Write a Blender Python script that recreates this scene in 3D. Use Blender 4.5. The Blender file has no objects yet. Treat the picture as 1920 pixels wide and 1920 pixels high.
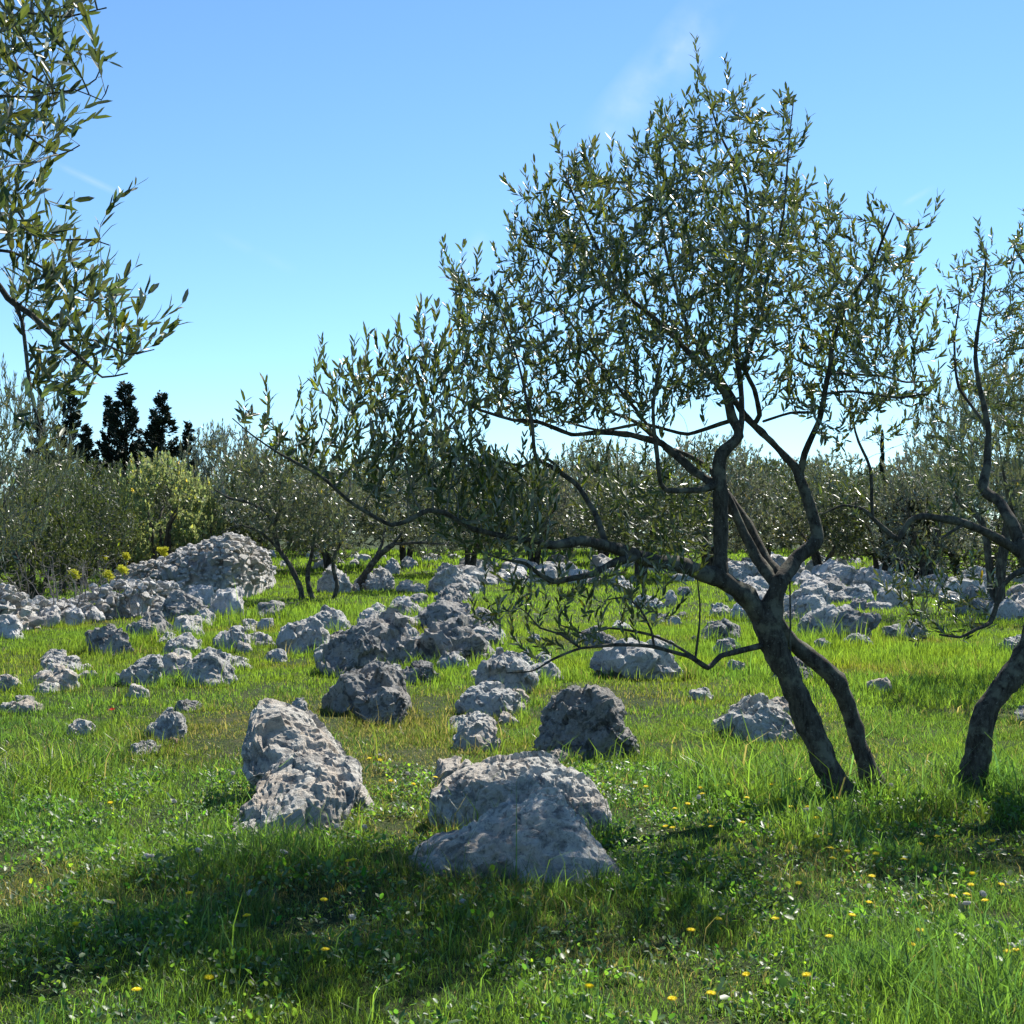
import bpy, bmesh, math, random
import numpy as np
from mathutils import Vector

R = math.radians
rng = np.random.default_rng(7)
random.seed(7)
sc = bpy.context.scene
COL = sc.collection

# ------------------------------------------------------------------ camera
FPX, HOR, EYE = 2637.0, 1000.0, 1.6          # focal length in photo pixels, eye-level row, eye height
PITCH = math.atan((HOR - 960.0) / FPX)
cam_d = bpy.data.cameras.new('camera')
cam = bpy.data.objects.new('camera', cam_d)
COL.objects.link(cam)
cam.location = (0, 0, EYE)
cam.rotation_euler = (R(90) + PITCH, 0, 0)
cam_d.sensor_width = 36
cam_d.lens = 36 * FPX / 1920
cam_d.clip_start = 0.05
cam_d.clip_end = 6000
sc.camera = cam

# ------------------------------------------------------------------ light
SUN_EL, SUN_AZ = 46.0, 30.0
sd = bpy.data.lights.new('sun', 'SUN')
sd.energy = 5.0
sd.angle = R(0.55)
sd.color = (1.0, 0.95, 0.86)
sun = bpy.data.objects.new('sun', sd)
COL.objects.link(sun)
sv = Vector((math.sin(R(SUN_AZ)) * math.cos(R(SUN_EL)), math.cos(R(SUN_AZ)) * math.cos(R(SUN_EL)), math.sin(R(SUN_EL))))
sun.rotation_euler = (-sv).to_track_quat('-Z', 'Y').to_euler()

w = bpy.data.worlds.new("World")
sc.world = w
w.use_nodes = True
nt = w.node_tree
nt.nodes.clear()
out = nt.nodes.new('ShaderNodeOutputWorld')
bg = nt.nodes.new('ShaderNodeBackground')
sky = nt.nodes.new('ShaderNodeTexSky')
sky.sky_type = 'NISHITA'
sky.sun_disc = False
sky.sun_elevation = R(SUN_EL)
sky.sun_rotation = R(SUN_AZ)
sky.air_density = 0.85
sky.dust_density = 0.0
sky.ozone_density = 1.6
sky.altitude = 100
bg.inputs['Strength'].default_value = 0.076
# a few thin old vapour trails high in the sky
tc = nt.nodes.new('ShaderNodeTexCoord')
def wn(t, **k):
    n = nt.nodes.new(t)
    for a, b in k.items():
        setattr(n, a, b)
    return n
def wmath(op, a, b=None, clamp=False):
    n = wn('ShaderNodeMath', operation=op, use_clamp=clamp)
    for i, v in enumerate((a, b)):
        if v is None: continue
        if isinstance(v, (int, float)): n.inputs[i].default_value = v
        else: nt.links.new(v, n.inputs[i])
    return n.outputs[0]
sep = wn('ShaderNodeSeparateXYZ')
nt.links.new(tc.outputs['Generated'], sep.inputs[0])
sx = wmath('DIVIDE', sep.outputs[0], sep.outputs[1])     # direction as a bearing / height pair
sz = wmath('DIVIDE', sep.outputs[2], sep.outputs[1])
wnoise = wn('ShaderNodeTexNoise'); wnoise.inputs['Scale'].default_value = 22; wnoise.inputs['Detail'].default_value = 5
nt.links.new(tc.outputs['Generated'], wnoise.inputs['Vector'])
trail_sum = None
def trail(px0, py0, px1, py1, width, amp):
    global trail_sum
    x0, z0 = (px0 - 960) / FPX, (HOR - py0) / FPX
    x1, z1 = (px1 - 960) / FPX, (HOR - py1) / FPX
    L = math.hypot(x1 - x0, z1 - z0); ux, uz = (x1 - x0) / L, (z1 - z0) / L
    dx = wmath('SUBTRACT', sx, x0); dz = wmath('SUBTRACT', sz, z0)
    al = wmath('ADD', wmath('MULTIPLY', dx, ux), wmath('MULTIPLY', dz, uz))
    ac = wmath('ABSOLUTE', wmath('SUBTRACT', wmath('MULTIPLY', dx, uz), wmath('MULTIPLY', dz, ux)))
    ww = width / FPX
    a = wmath('SUBTRACT', 1.0, wmath('DIVIDE', ac, ww), True)
    e = wmath('MULTIPLY', wmath('DIVIDE', al, L * .3, True), wmath('DIVIDE', wmath('SUBTRACT', L, al), L * .3, True), True)
    v = wmath('MULTIPLY', wmath('MULTIPLY', a, e), amp)
    trail_sum = v if trail_sum is None else wmath('ADD', trail_sum, v)
trail(1370, -30, 1110, 280, 60, .60)
trail(910, 430, 850, 540, 22, .22)
trail(1760, 345, 1690, 385, 8, .25)
trail(70, 290, 240, 370, 9, .30)
trail(390, 430, 560, 510, 14, .16)
nn = wmath('MULTIPLY', wmath('SUBTRACT', wnoise.outputs['Fac'], .33, True), 2.2)
tr = wmath('MULTIPLY', trail_sum, nn, True)
mixc = wn('ShaderNodeMixRGB')
mixc.inputs[2].default_value = (6.5, 7.2, 8.2, 1)
nt.links.new(tr, mixc.inputs[0])
hs = wn('ShaderNodeMixRGB', blend_type='MULTIPLY'); hs.inputs[0].default_value = 1.0
hs.inputs[2].default_value = (0.78, 1.03, 1.18, 1)
nt.links.new(sky.outputs[0], hs.inputs[1])
nt.links.new(hs.outputs[0], mixc.inputs[1])
nt.links.new(mixc.outputs[0], bg.inputs[0])
nt.links.new(bg.outputs[0], out.inputs[0])

sc.view_settings.view_transform = 'Standard'
sc.view_settings.look = 'None'
sc.view_settings.exposure = 1.05
sc.view_settings.gamma = 1.0
sc.render.engine = 'CYCLES'
sc.cycles.max_bounces = 8
sc.cycles.transparent_max_bounces = 4
sc.cycles.caustics_reflective = False
sc.cycles.caustics_refractive = False
sc.cycles.sample_clamp_indirect = 6.0

# ------------------------------------------------------------------ noise
_perm = np.random.default_rng(11).permutation(256)
_perm = np.concatenate([_perm, _perm, _perm])
_gr = np.random.default_rng(12).normal(size=(256, 3)); _gr /= np.linalg.norm(_gr, axis=1)[:, None]
def perlin(p):
    p = np.asarray(p, float)
    i = np.floor(p).astype(int); f = p - i; i &= 255
    u = f * f * f * (f * (f * 6 - 15) + 10)
    res = 0
    for dx in (0, 1):
        wx = u[:, 0] if dx else 1 - u[:, 0]
        a = _perm[i[:, 0] + dx]
        for dy in (0, 1):
            wy = u[:, 1] if dy else 1 - u[:, 1]
            b = _perm[(a + i[:, 1] + dy) & 511]
            for dz in (0, 1):
                wz = u[:, 2] if dz else 1 - u[:, 2]
                g = _gr[_perm[(b + i[:, 2] + dz) & 511]]
                d = g[:, 0] * (f[:, 0] - dx) + g[:, 1] * (f[:, 1] - dy) + g[:, 2] * (f[:, 2] - dz)
                res = res + wx * wy * wz * d
    return res * 1.5
def fbm(p, oct=4, gain=.5, lac=2.03):
    a, s, r = 1.0, 0.0, 0
    for _ in range(oct):
        r = r + a * perlin(p); s += a; a *= gain; p = p * lac + 17.3
    return r / s
def ridged(p, oct=4, gain=.55):
    a, s, r = 1.0, 0.0, 0
    for _ in range(oct):
        r = r + a * (1 - 2 * np.abs(perlin(p))); s += a; a *= gain; p = p * 2.1 + 9.1
    return r / s

def fracture(p, seed):
    """piecewise flat facets: every cell of a warped Voronoi gets its own height and tilt"""
    i0 = np.floor(p).astype(int); best = np.full(len(p), 1e9); val = np.zeros(len(p))
    for dx in (-1, 0, 1):
        for dy in (-1, 0, 1):
            for dz in (-1, 0, 1):
                c = i0 + [dx, dy, dz]; h = _perm[(_perm[(_perm[(c[:, 0] + seed) & 255] + c[:, 1]) & 255] + c[:, 2]) & 255]
                fp = c + .5 + _gr[h] * .45; r = p - fp; d = (r * r).sum(1); m = d < best
                best[m] = d[m]; g = _gr[(h[m] * 7 + 31) & 255]
                val[m] = (h[m] / 255.0 - .5) * .7 + (r[m] * g).sum(1) * 1.1
    return val

# ------------------------------------------------------------------ the lie of the land
def gh(x, y):
    x = np.asarray(x, float); y = np.asarray(y, float)
    rise = np.clip(y - 10, 0, 50) * .015
    p = np.stack([np.atleast_1d(x) * .35, np.atleast_1d(y) * .35, np.zeros_like(np.atleast_1d(x)) + 3.3], 1)
    far = 1 / (1 + (np.atleast_1d(y) / 60) ** 2)
    n = perlin(p) * .06 + perlin(p * 3.1) * .02
    r = np.atleast_1d(rise) + n * far
    return r
def gz(x, y): return float(gh(x, y)[0])
ca, sa = math.cos(PITCH), math.sin(PITCH)
def P(px, py, Y):
    """the point seen at photo pixel (px, py) that stands Y metres ahead"""
    a, b = (px - 960) / FPX, (960 - py) / FPX
    dy, dz = ca - b * sa, sa + b * ca
    t = Y / dy
    return np.array([a * t, Y, EYE + dz * t])
def G(px, py):
    """distance ahead of the ground seen at a pixel"""
    Y = 3.0
    ys = 3.0 * 1.02 ** np.arange(200)
    a, b = (px - 960) / FPX, (960 - py) / FPX
    dy, dz = ca - b * sa, sa + b * ca
    t = ys / dy
    f = EYE + dz * t - gh(a * t, ys)
    k = np.argmax(f < 0)
    if k == 0: return 90.0
    y0, y1, f0, f1 = ys[k - 1], ys[k], f[k - 1], f[k]
    return float(y0 + (y1 - y0) * f0 / (f0 - f1))

# ------------------------------------------------------------------ object helpers
def link(o, parent=None):
    COL.objects.link(o)
    if parent is not None: o.parent = parent
    return o
def tag(o, label=None, cat=None, group=None, kind=None):
    if label: o['label'] = label
    if cat: o['category'] = cat
    if group: o['group'] = group
    if kind: o['kind'] = kind
    return o
def thing(name, label, cat, loc=(0, 0, 0), group=None):
    o = bpy.data.objects.new(name, None)
    o.empty_display_size = .2
    o.location = loc
    link(o)
    return tag(o, label, cat, group)
def mesh(name, verts, faces, mats, midx=None, col=None, parent=None, smooth=True, origin=None):
    """faces: list of int arrays (n,3) or (n,4); midx: list of material indices per array"""
    verts = np.asarray(verts, np.float32)
    if origin is not None: verts = verts - np.asarray(origin, np.float32)
    me = bpy.data.meshes.new(name)
    me.vertices.add(len(verts)); me.vertices.foreach_set('co', verts.ravel())
    faces = [np.asarray(f, np.int32) for f in faces]
    keep = [i for i, f in enumerate(faces) if len(f)]
    mi = [(midx[i] if midx else 0) for i in keep]; faces = [faces[i] for i in keep]
    li = np.concatenate([f.ravel() for f in faces])
    tot = np.concatenate([np.full(len(f), f.shape[1], np.int32) for f in faces])
    st = np.concatenate([[0], np.cumsum(tot)[:-1]]).astype(np.int32)
    me.loops.add(len(li)); me.loops.foreach_set('vertex_index', li)
    me.polygons.add(len(tot)); me.polygons.foreach_set('loop_start', st); me.polygons.foreach_set('loop_total', tot)
    me.polygons.foreach_set('material_index', np.concatenate([np.full(len(f), m, np.int32) for f, m in zip(faces, mi)]))
    me.polygons.foreach_set('use_smooth', np.full(len(tot), smooth, bool))
    if col is not None:
        at = me.color_attributes.new('tint', 'FLOAT_COLOR', 'POINT')
        c = np.ones((len(verts), 4), np.float32); c[:, :3] = col
        at.data.foreach_set('color', c.ravel())
    for m in (mats if isinstance(mats, (list, tuple)) else [mats]): me.materials.append(m)
    me.update(); me.validate()
    o = bpy.data.objects.new(name, me)
    if origin is not None and parent is None: o.location = origin
    link(o, parent)
    return o

# ------------------------------------------------------------------ materials
class M:
    def __init__(s, name):
        s.m = bpy.data.materials.new(name); s.m.use_nodes = True
        s.t = s.m.node_tree; s.t.nodes.clear()
        s.out = s.n('ShaderNodeOutputMaterial')
    def n(s, t, **k):
        q = s.t.nodes.new(t)
        for a, b in k.items(): setattr(q, a, b)
        return q
    def l(s, a, b): s.t.links.new(a, b)
    def noise(s, scale, detail=6, rough=.6, vec=None, dist=0):
        q = s.n('ShaderNodeTexNoise'); q.inputs['Scale'].default_value = scale; q.inputs['Detail'].default_value = detail
        q.inputs['Roughness'].default_value = rough; q.inputs['Distortion'].default_value = dist
        if vec is not None: s.l(vec, q.inputs['Vector'])
        return q.outputs['Fac']
    def ramp(s, fac, stops):
        q = s.n('ShaderNodeValToRGB'); e = q.color_ramp.elements
        while len(e) < len(stops): e.new(.5)
        for i, (p, c) in enumerate(stops):
            e[i].position = p; e[i].color = (c, c, c, 1) if isinstance(c, (int, float)) else (*c, 1)
        s.l(fac, q.inputs[0]); return q.outputs[0]
    def mix(s, fac, a, b, mode='MIX'):
        q = s.n('ShaderNodeMixRGB', blend_type=mode)
        for i, v in enumerate((fac, a, b)):
            if isinstance(v, (int, float)): q.inputs[i].default_value = v if i == 0 else (v, v, v, 1)
            elif isinstance(v, tuple): q.inputs[i].default_value = (*v, 1)
            else: s.l(v, q.inputs[i])
        return q.outputs[0]
    def pr(s, base, rough=.8, spec=.3, bump=None, bs=.5, bd=.02):
        q = s.n('ShaderNodeBsdfPrincipled')
        if isinstance(base, tuple): q.inputs['Base Color'].default_value = (*base, 1)
        else: s.l(base, q.inputs['Base Color'])
        if isinstance(rough, (int, float)): q.inputs['Roughness'].default_value = rough
        else: s.l(rough, q.inputs['Roughness'])
        q.inputs['Specular IOR Level'].default_value = spec
        if bump is not None:
            b = s.n('ShaderNodeBump'); b.inputs['Strength'].default_value = bs; b.inputs['Distance'].default_value = bd
            s.l(bump, b.inputs['Height']); s.l(b.outputs[0], q.inputs['Normal'])
        return q
    def obj(s): return s.n('ShaderNodeTexCoord').outputs['Object']
    def done(s, sh):
        s.l(sh, s.out.inputs[0]); return s.m

def mat_rock(name, light, dark, warm, darkness):
    m = M(name); v = m.obj()
    rnd = m.n('ShaderNodeObjectInfo').outputs['Random']
    off = m.n('ShaderNodeVectorMath', operation='ADD'); m.l(v, off.inputs[0])
    cmb = m.n('ShaderNodeCombineXYZ'); mul = m.n('ShaderNodeMath', operation='MULTIPLY'); m.l(rnd, mul.inputs[0]); mul.inputs[1].default_value = 37
    for i in range(3): m.l(mul.outputs[0], cmb.inputs[i])
    m.l(cmb.outputs[0], off.inputs[1]); v = off.outputs[0]
    big = m.noise(2.2, 5, .6, v, .6)
    mid = m.noise(9, 8, .72, v, .4)
    fine = m.noise(45, 6, .75, v)
    grit = m.noise(160, 3, .7, v)
    base = m.mix(m.ramp(big, [(.38, 0.0), (.62, 1.0)]), light, warm)
    base = m.mix(m.ramp(mid, [(.34, .9), (.46, 0.0)]), base, dark)              # dark crusts of lichen
    base = m.mix(m.ramp(m.noise(5.5, 6, .65, v, 1.2), [(.40, .7), (.45, 0.0)]), base, dark)
    base = m.mix(m.ramp(big, [(.40, darkness), (.58, darkness * .15)]), base, dark)
    base = m.mix(m.ramp(fine, [(.30, .75), (.47, 0.0)]), base, (.035, .033, .03))   # pits
    base = m.mix(m.ramp(m.noise(20, 5, .7, v, 1.0), [(.60, 0.0), (.68, .65)]), base, (.62, .61, .57))   # pale lichen rosettes
    vor = m.n('ShaderNodeTexVoronoi'); vor.inputs['Scale'].default_value = 14; m.l(v, vor.inputs['Vector'])
    sp = m.mix(m.ramp(m.noise(4, 3, .5, v), [(.56, 0.0), (.64, .6)]), base, (.40, .29, .17))
    base = m.mix(m.ramp(vor.outputs['Distance'], [(.10, .7), (.2, 0.0)]), base, sp)
    base = m.mix(.22, base, m.ramp(grit, [(.3, .1), (.7, .75)]), 'OVERLAY')
    h = m.mix(.45, mid, fine); h = m.mix(.25, h, grit)
    return m.done(m.pr(base, .93, .12, h, 1.0, .09).outputs[0])
ROCK = {
    'pale': mat_rock('limestone_pale', (.79, .775, .71), (.25, .245, .235), (.68, .59, .49), .10),
    'grey': mat_rock('limestone_grey', (.75, .745, .70), (.21, .21, .205), (.62, .585, .53), .18),
    'dark': mat_rock('limestone_dark', (.50, .495, .47), (.085, .085, .083), (.50, .46, .41), .35),
    'white': mat_rock('limestone_dry', (.82, .80, .76), (.40, .39, .38), (.64, .60, .54), .05),
    'rust': mat_rock('limestone_rusty', (.42, .28, .18), (.20, .14, .10), (.45, .33, .22), .1)}

def mat_leaf(name, top, back, trans, tw=.28, rough=.38, spec=.55):
    m = M(name)
    at = m.n('ShaderNodeAttribute', attribute_name='tint').outputs['Color']
    geo = m.n('ShaderNodeNewGeometry')
    base = m.mix(geo.outputs['Backfacing'], top, back)
    base = m.mix(1.0, base, at, 'MULTIPLY')
    p = m.pr(base, rough, spec)
    tr = m.n('ShaderNodeBsdfTranslucent')
    m.l(m.mix(1.0, trans, at, 'MULTIPLY'), tr.inputs[0])
    mx = m.n('ShaderNodeMixShader'); mx.inputs[0].default_value = tw
    m.l(p.outputs[0], mx.inputs[1]); m.l(tr.outputs[0], mx.inputs[2])
    return m.done(mx.outputs[0])
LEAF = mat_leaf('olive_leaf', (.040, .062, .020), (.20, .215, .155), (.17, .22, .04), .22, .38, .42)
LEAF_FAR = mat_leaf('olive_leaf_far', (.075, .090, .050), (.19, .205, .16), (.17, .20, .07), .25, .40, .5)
LEAF_DARK = mat_leaf('olive_leaf_dark', (.045, .060, .026), (.11, .125, .085), (.11, .15, .03), .22, .45, .35)
LEAF_PALE = mat_leaf('olive_leaf_silver', (.095, .105, .070), (.25, .27, .22), (.18, .20, .09), .25, .42, .45)
SHRUB_LEAF = mat_leaf('shrub_leaf', (.045, .062, .025), (.08, .095, .05), (.12, .16, .03), .25, .5, .3)
LIME_LEAF = mat_leaf('fresh_leaf', (.15, .19, .08), (.24, .28, .15), (.36, .42, .14), .40, .5, .3)
CYP_LEAF = mat_leaf('cypress_scale', (.022, .032, .018), (.022, .032, .018), (.02, .03, .012), .08, .7, .2)
GRASS = mat_leaf('grass_blade', (.060, .112, .020), (.060, .112, .020), (.20, .355, .035), .50, .38, .45)
WEED = mat_leaf('weed_leaf', (.052, .120, .020), (.07, .13, .045), (.19, .38, .035), .45, .45, .4)

def mat_bark(name, a, b, c):
    m = M(name); v = m.obj()
    mp = m.n('ShaderNodeMapping'); mp.inputs['Scale'].default_value = (1, 1, .35); m.l(v, mp.inputs[0])
    n1 = m.noise(28, 8, .7, mp.outputs[0], .5); n2 = m.noise(9, 5, .6, v); n3 = m.noise(90, 4, .7, v)
    base = m.mix(m.ramp(n1, [(.35, 0.0), (.62, 1.0)]), a, b)
    base = m.mix(m.ramp(n2, [(.52, 0.0), (.62, .7)]), base, c)
    base = m.mix(m.ramp(n3, [(.60, 0.0), (.70, .5)]), base, (.32, .33, .28))
    return m.done(m.pr(base, .92, .15, m.mix(.4, n1, n3), .9, .012).outputs[0])
BARK = mat_bark('olive_bark', (.020, .017, .014), (.10, .088, .070), (.17, .165, .12))
TWIG = mat_bark('olive_twig', (.12, .11, .095), (.20, .19, .165), (.16, .16, .13))
DEAD = mat_bark('grey_twig', (.13, .115, .10), (.22, .20, .18), (.17, .16, .14))

def mat_ground():
    m = M('meadow_soil'); v = m.obj()
    n1 = m.noise(.35, 6, .6, v); n2 = m.noise(3.5, 8, .7, v); n3 = m.noise(60, 5, .7, v)
    base = m.mix(m.ramp(n1, [(.4, 0.0), (.6, 1.0)]), (.030, .055, .012), (.050, .070, .020))
    base = m.mix(m.ramp(n2, [(.48, 0.0), (.64, .6)]), base, (.11, .095, .05))
    n4 = m.noise(38, 4, .8, v); base = m.mix(m.ramp(n4, [(.45, .8), (.55, 0.0)]), base, (.012, .02, .006))
    base = m.mix(m.ramp(n4, [(.60, 0.0), (.68, .7)]), base, (.10, .15, .03))
    base = m.mix(.5, base, m.ramp(n3, [(.3, .15), (.7, .8)]), 'OVERLAY')
    return m.done(m.pr(base, .95, .1, n3, .8, .02).outputs[0])
def mat_flat(name, c, rough=.6, tw=0.0):
    m = M(name); v = m.obj()
    base = m.mix(m.ramp(m.noise(120, 3, .5, v), [(.3, 0.0), (.7, .35)]), c, tuple(x * .7 for x in c))
    p = m.pr(base, rough, .2)
    if not tw: return m.done(p.outputs[0])
    t = m.n('ShaderNodeBsdfTranslucent'); m.l(base, t.inputs[0])
    mx = m.n('ShaderNodeMixShader'); mx.inputs[0].default_value = tw
    m.l(p.outputs[0], mx.inputs[1]); m.l(t.outputs[0], mx.inputs[2]); return m.done(mx.outputs[0])
YEL = mat_flat('yellow_petal', (.90, .74, .02), .6, .3)
WHI = mat_flat('seed_fluff', (.55, .54, .50), .9, .4)
REDM = mat_flat('poppy_petal', (.55, .05, .02), .6, .4)
STEM = mat_flat('green_stem', (.12, .20, .05), .6)
EUPH = mat_flat('spurge_head', (.55, .55, .05), .7, .4)

# ------------------------------------------------------------------ ground
def build_ground():
    xs = np.concatenate([-np.geomspace(1500, 26, 22), np.linspace(-25, 25, 201), np.geomspace(26, 1500, 22)])
    ys = np.concatenate([[-400, -60, -12], np.linspace(-5, 40, 226), np.geomspace(41, 3500, 50)])
    X, Y = np.meshgrid(xs, ys)
    Z = gh(X.ravel(), Y.ravel())
    v = np.stack([X.ravel(), Y.ravel(), Z], 1)
    nx, ny = len(xs), len(ys)
    i = (np.arange(ny - 1)[:, None] * nx + np.arange(nx - 1)[None, :]).ravel()
    tag(mesh('ground', v, [np.stack([i, i + 1, i + nx + 1, i + nx], 1)], mat_ground()), kind='structure')
build_ground()

# ------------------------------------------------------------------ rocks
_ico = {}
def ico(n):
    if n not in _ico:
        bm = bmesh.new(); bmesh.ops.create_icosphere(bm, subdivisions=n, radius=1)
        v = np.array([q.co[:] for q in bm.verts]); f = np.array([[q.index for q in p.verts] for p in bm.faces]); bm.free()
        _ico[n] = (v, f)
    return _ico[n]
FOOT = []        # footprints that keep the grass off: x, y, rx, ry
def vnormals(v, f):
    a, b, c = v[f[:, 0]], v[f[:, 1]], v[f[:, 2]]
    n = np.cross(b - a, c - a); r = np.zeros_like(v)
    for k in range(3): np.add.at(r, f[:, k], n)
    return r / (np.linalg.norm(r, axis=1)[:, None] + 1e-12)
def lobe_mesh(poly, sub, depth=None, lean=.75, base_y=None, seed=0, rough=1.0, cuts=6, dd=0.0, strata=1.0):
    """one limestone lobe: silhouette polygon in photo pixels, given its distance, size and thickness"""
    rg = np.random.default_rng(seed)
    poly = np.array(poly, float)
    if base_y is None: base_y = poly[:, 1].max()
    cx = (poly[:, 0].min() + poly[:, 0].max()) / 2
    wpx = poly[:, 0].max() - poly[:, 0].min()
    Yf = G(cx, base_y)
    wm = wpx / FPX * Yf
    if depth is None: depth = .42 * wm
    Y0 = Yf + depth * .75 + dd
    S = Y0 / Yf
    pts = np.array([P(x, y, Y0) for x, y in poly])[:, [0, 2]]
    zb = gz(P(cx, base_y, Y0)[0], Y0)
    # let the foot sink into the soil
    low = pts[:, 1] < pts[:, 1].min() + .18 * (np.ptp(pts[:, 1]))
    pts[low, 1] = np.minimum(pts[low, 1], zb) - .12 * wm
    c = np.array([(pts[:, 0].min() + pts[:, 0].max()) / 2, pts[:, 1].min() + .42 * np.ptp(pts[:, 1])])
    rel = pts - c
    th = np.arctan2(rel[:, 1], rel[:, 0]); o = np.argsort(th); th = th[o]; rel = rel[o]
    rr = np.hypot(rel[:, 0], rel[:, 1])
    thx = np.concatenate([th - 2 * np.pi, th, th + 2 * np.pi]); rx = np.tile(rr, 3)
    v, f = ico(sub)
    s = np.hypot(v[:, 0], v[:, 2]); t = np.arctan2(v[:, 2], v[:, 0])
    Rr = np.interp(t, thx, rx)
    k = .06
    Rr = (Rr * 2 + np.interp(t - k, thx, rx) + np.interp(t + k, thx, rx)) / 4
    s2 = s ** .72
    q = np.stack([c[0] + np.cos(t) * Rr * s2, np.zeros(len(v)), c[1] + np.sin(t) * Rr * s2], 1)
    q[:, 1] = Y0 + depth * np.sign(v[:, 1]) * np.abs(v[:, 1]) ** .85
    sh = lean * np.clip(q[:, 2] - zb, 0, None)          # the face leans back, so the top lies farther away
    k_ = ((Y0 + sh) / Y0)[:, None]
    q = np.array([0, 0, EYE]) + (q - np.array([0, 0, EYE])) * k_
    size = math.sqrt(wm * max(np.ptp(pts[:, 1]), .3 * wm))
    ctr = q.mean(0)
    # broken planes
    for _ in range(cuts + 5):
        n = rg.normal(size=3); n[0] *= .75; n[1] -= .6; n[2] += .25; n /= np.linalg.norm(n)
        d = (q - ctr) @ n
        h = np.quantile(d, rg.uniform(.80, .95))
        q -= np.maximum(d - h, 0)[:, None] * n * .92
    nrm = vnormals(q, f)
    # relief: ridges, dipping strata, solution pits
    A = rg.normal(size=(3, 3)); A, _ = np.linalg.qr(A)
    p = (q - ctr) / size
    ps = p @ A
    off = rg.uniform(0, 90, 3)
    d = fbm(ps * 1.7 + off, 3) * .06
    wf = np.stack([fbm(ps * 2.5 + off + k * 11, 3) for k in range(3)], 1)
    sd_ = int(off[0] * 2)
    d += fracture(ps * 1.9 + off + wf * .4, sd_) * .105 * (rough if rough > .7 else .8)
    d += fracture(ps * np.array([5.5, 6.5, 9]) + off + wf * .8, sd_ + 9) * .028 * rough
    if rough < .7:          # long solution grooves with dark cracks on the big smooth ones
        gq = ps * np.array([2.2, 3.0, 8.0]) + off + wf * 1.4
        d -= np.clip(.10 - np.abs(perlin(gq)), 0, .1) * .55
        d -= np.clip(.06 - np.abs(perlin(gq * 1.9 + 31)), 0, .06) * .5
    if sub >= 5: d += fracture(ps * np.array([13, 14, 21]) + off + wf * 1.2, sd_ + 21) * .013
    wv = fbm(ps * 2 + off, 3)[:, None]
    st = ps * np.array([1.1, 1.3, 5.0]) + off + wv * 1.1
    r1 = ridged(st, 4, .6)
    hero = rough < .7; lo = .4 if hero else 1.0
    d += (r1 - np.maximum(-r1, 0) * 1.6) * .020 * strata * lo
    msk = np.clip(perlin(ps * 1.6 + off * 3) * 3 + .35, 0, 1)
    d -= np.maximum(perlin(ps * np.array([4, 5, 8]) + off + wv * .8) - .24, 0) * .12 * msk * lo
    for fq, am in ((2.6, .050), (6.0, .022)):        # overlapping broken ledges
        A2, _ = np.linalg.qr(rg.normal(size=(3, 3)))
        tt = (ps @ A2[:, 0]) * fq + wv[:, 0] * 1.3 + rg.uniform(0, 1) + perlin(ps * fq * .9 + off) * .5
        fr = tt - np.floor(tt)
        d += (np.clip((fr - .82) / .18, 0, 1) - fr) * am * (1.5 if hero else 1) * np.clip(perlin(ps * 1.3 + off * 2 + fq) * 4 + .6, 0, 1)
    r2 = ridged(ps * 5.5 + off * 2 + wv, 5, .62)
    d += (r2 - np.maximum(-r2, 0) * .8) * .014 * lo
    if sub >= 5: d += ridged(ps * np.array([11, 13, 24]) + off + wv * 2, 4, .65) * .010
    if sub >= 6: d -= np.maximum(perlin(ps * 24 + off) - .12, 0) * .045 * (.3 + msk)
    q = q + nrm * (d * size * rough)[:, None]
    return q, f, (ctr[0], Y0 + 0.0, zb, wm / 2, depth), nrm
def rock(name, label, lobes, mat='grey', sub=4, group=None, foot=True, **kw):
    V, F, n = [], [], 0
    for i, L in enumerate(lobes):
        k = dict(kw)
        if isinstance(L, dict): k.update({a: b for a, b in L.items() if a != 'p'}); L = L['p']
        v, f, fo, _ = lobe_mesh(L, sub, seed=int(L[0][0] * 7 + L[0][1] * 13 + i) % 99991, **k)
        V.append(v); F.append(f + n); n += len(v)
        if foot: FOOT.append((fo[0], fo[1], fo[3] * .93, fo[4] * .85))
    V = np.concatenate(V)
    o = mesh(name, V, [np.concatenate(F)], ROCK[mat], origin=(V[:, 0].mean(), V[:, 1].mean(), V[:, 2].min()), smooth=False)
    return tag(o, label, 'boulder' if name == 'boulder' else 'stone', group)
def outline(x0, y0, x1, y1, kind, rg):
    W, H = x1 - x0, y1 - y0
    if kind == 'dome': t = [(0, 1), (.02, .62), (.14, .28), (.36, .06), (.55, 0), (.76, .12), (.92, .45), (1, .85), (1, 1)]
    elif kind == 'block': t = [(0, 1), (.0, .45), (.08, .12), (.35, .03), (.7, 0), (.93, .1), (1, .5), (1, 1)]
    elif kind == 'peak': t = [(0, 1), (.06, .62), (.22, .35), (.38, 0), (.52, .05), (.7, .42), (.92, .7), (1, 1)]
    elif kind == 'flat': t = [(0, 1), (.04, .6), (.2, .3), (.45, .12), (.62, 0), (.85, .25), (.97, .6), (1, 1)]
    elif kind == 'left': t = [(0, 1), (.0, .4), (.1, .05), (.25, 0), (.5, .25), (.75, .5), (.95, .8), (1, 1)]
    elif kind == 'right': t = [(0, 1), (.05, .8), (.25, .5), (.5, .25), (.75, 0), (.92, .08), (1, .5), (1, 1)]
    flip = rg.random() < .5 and kind in ('dome', 'block', 'flat')
    p = []
    for a, b in t:
        if flip: a = 1 - a
        j = .05 if 0 < b < 1 else 0
        p.append((x0 + W * (a + rg.uniform(-j, j)), y0 + H * (b + (rg.uniform(-.06, .06) if 0 < b < 1 else 0))))
    return p

B = 'boulder'
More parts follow.
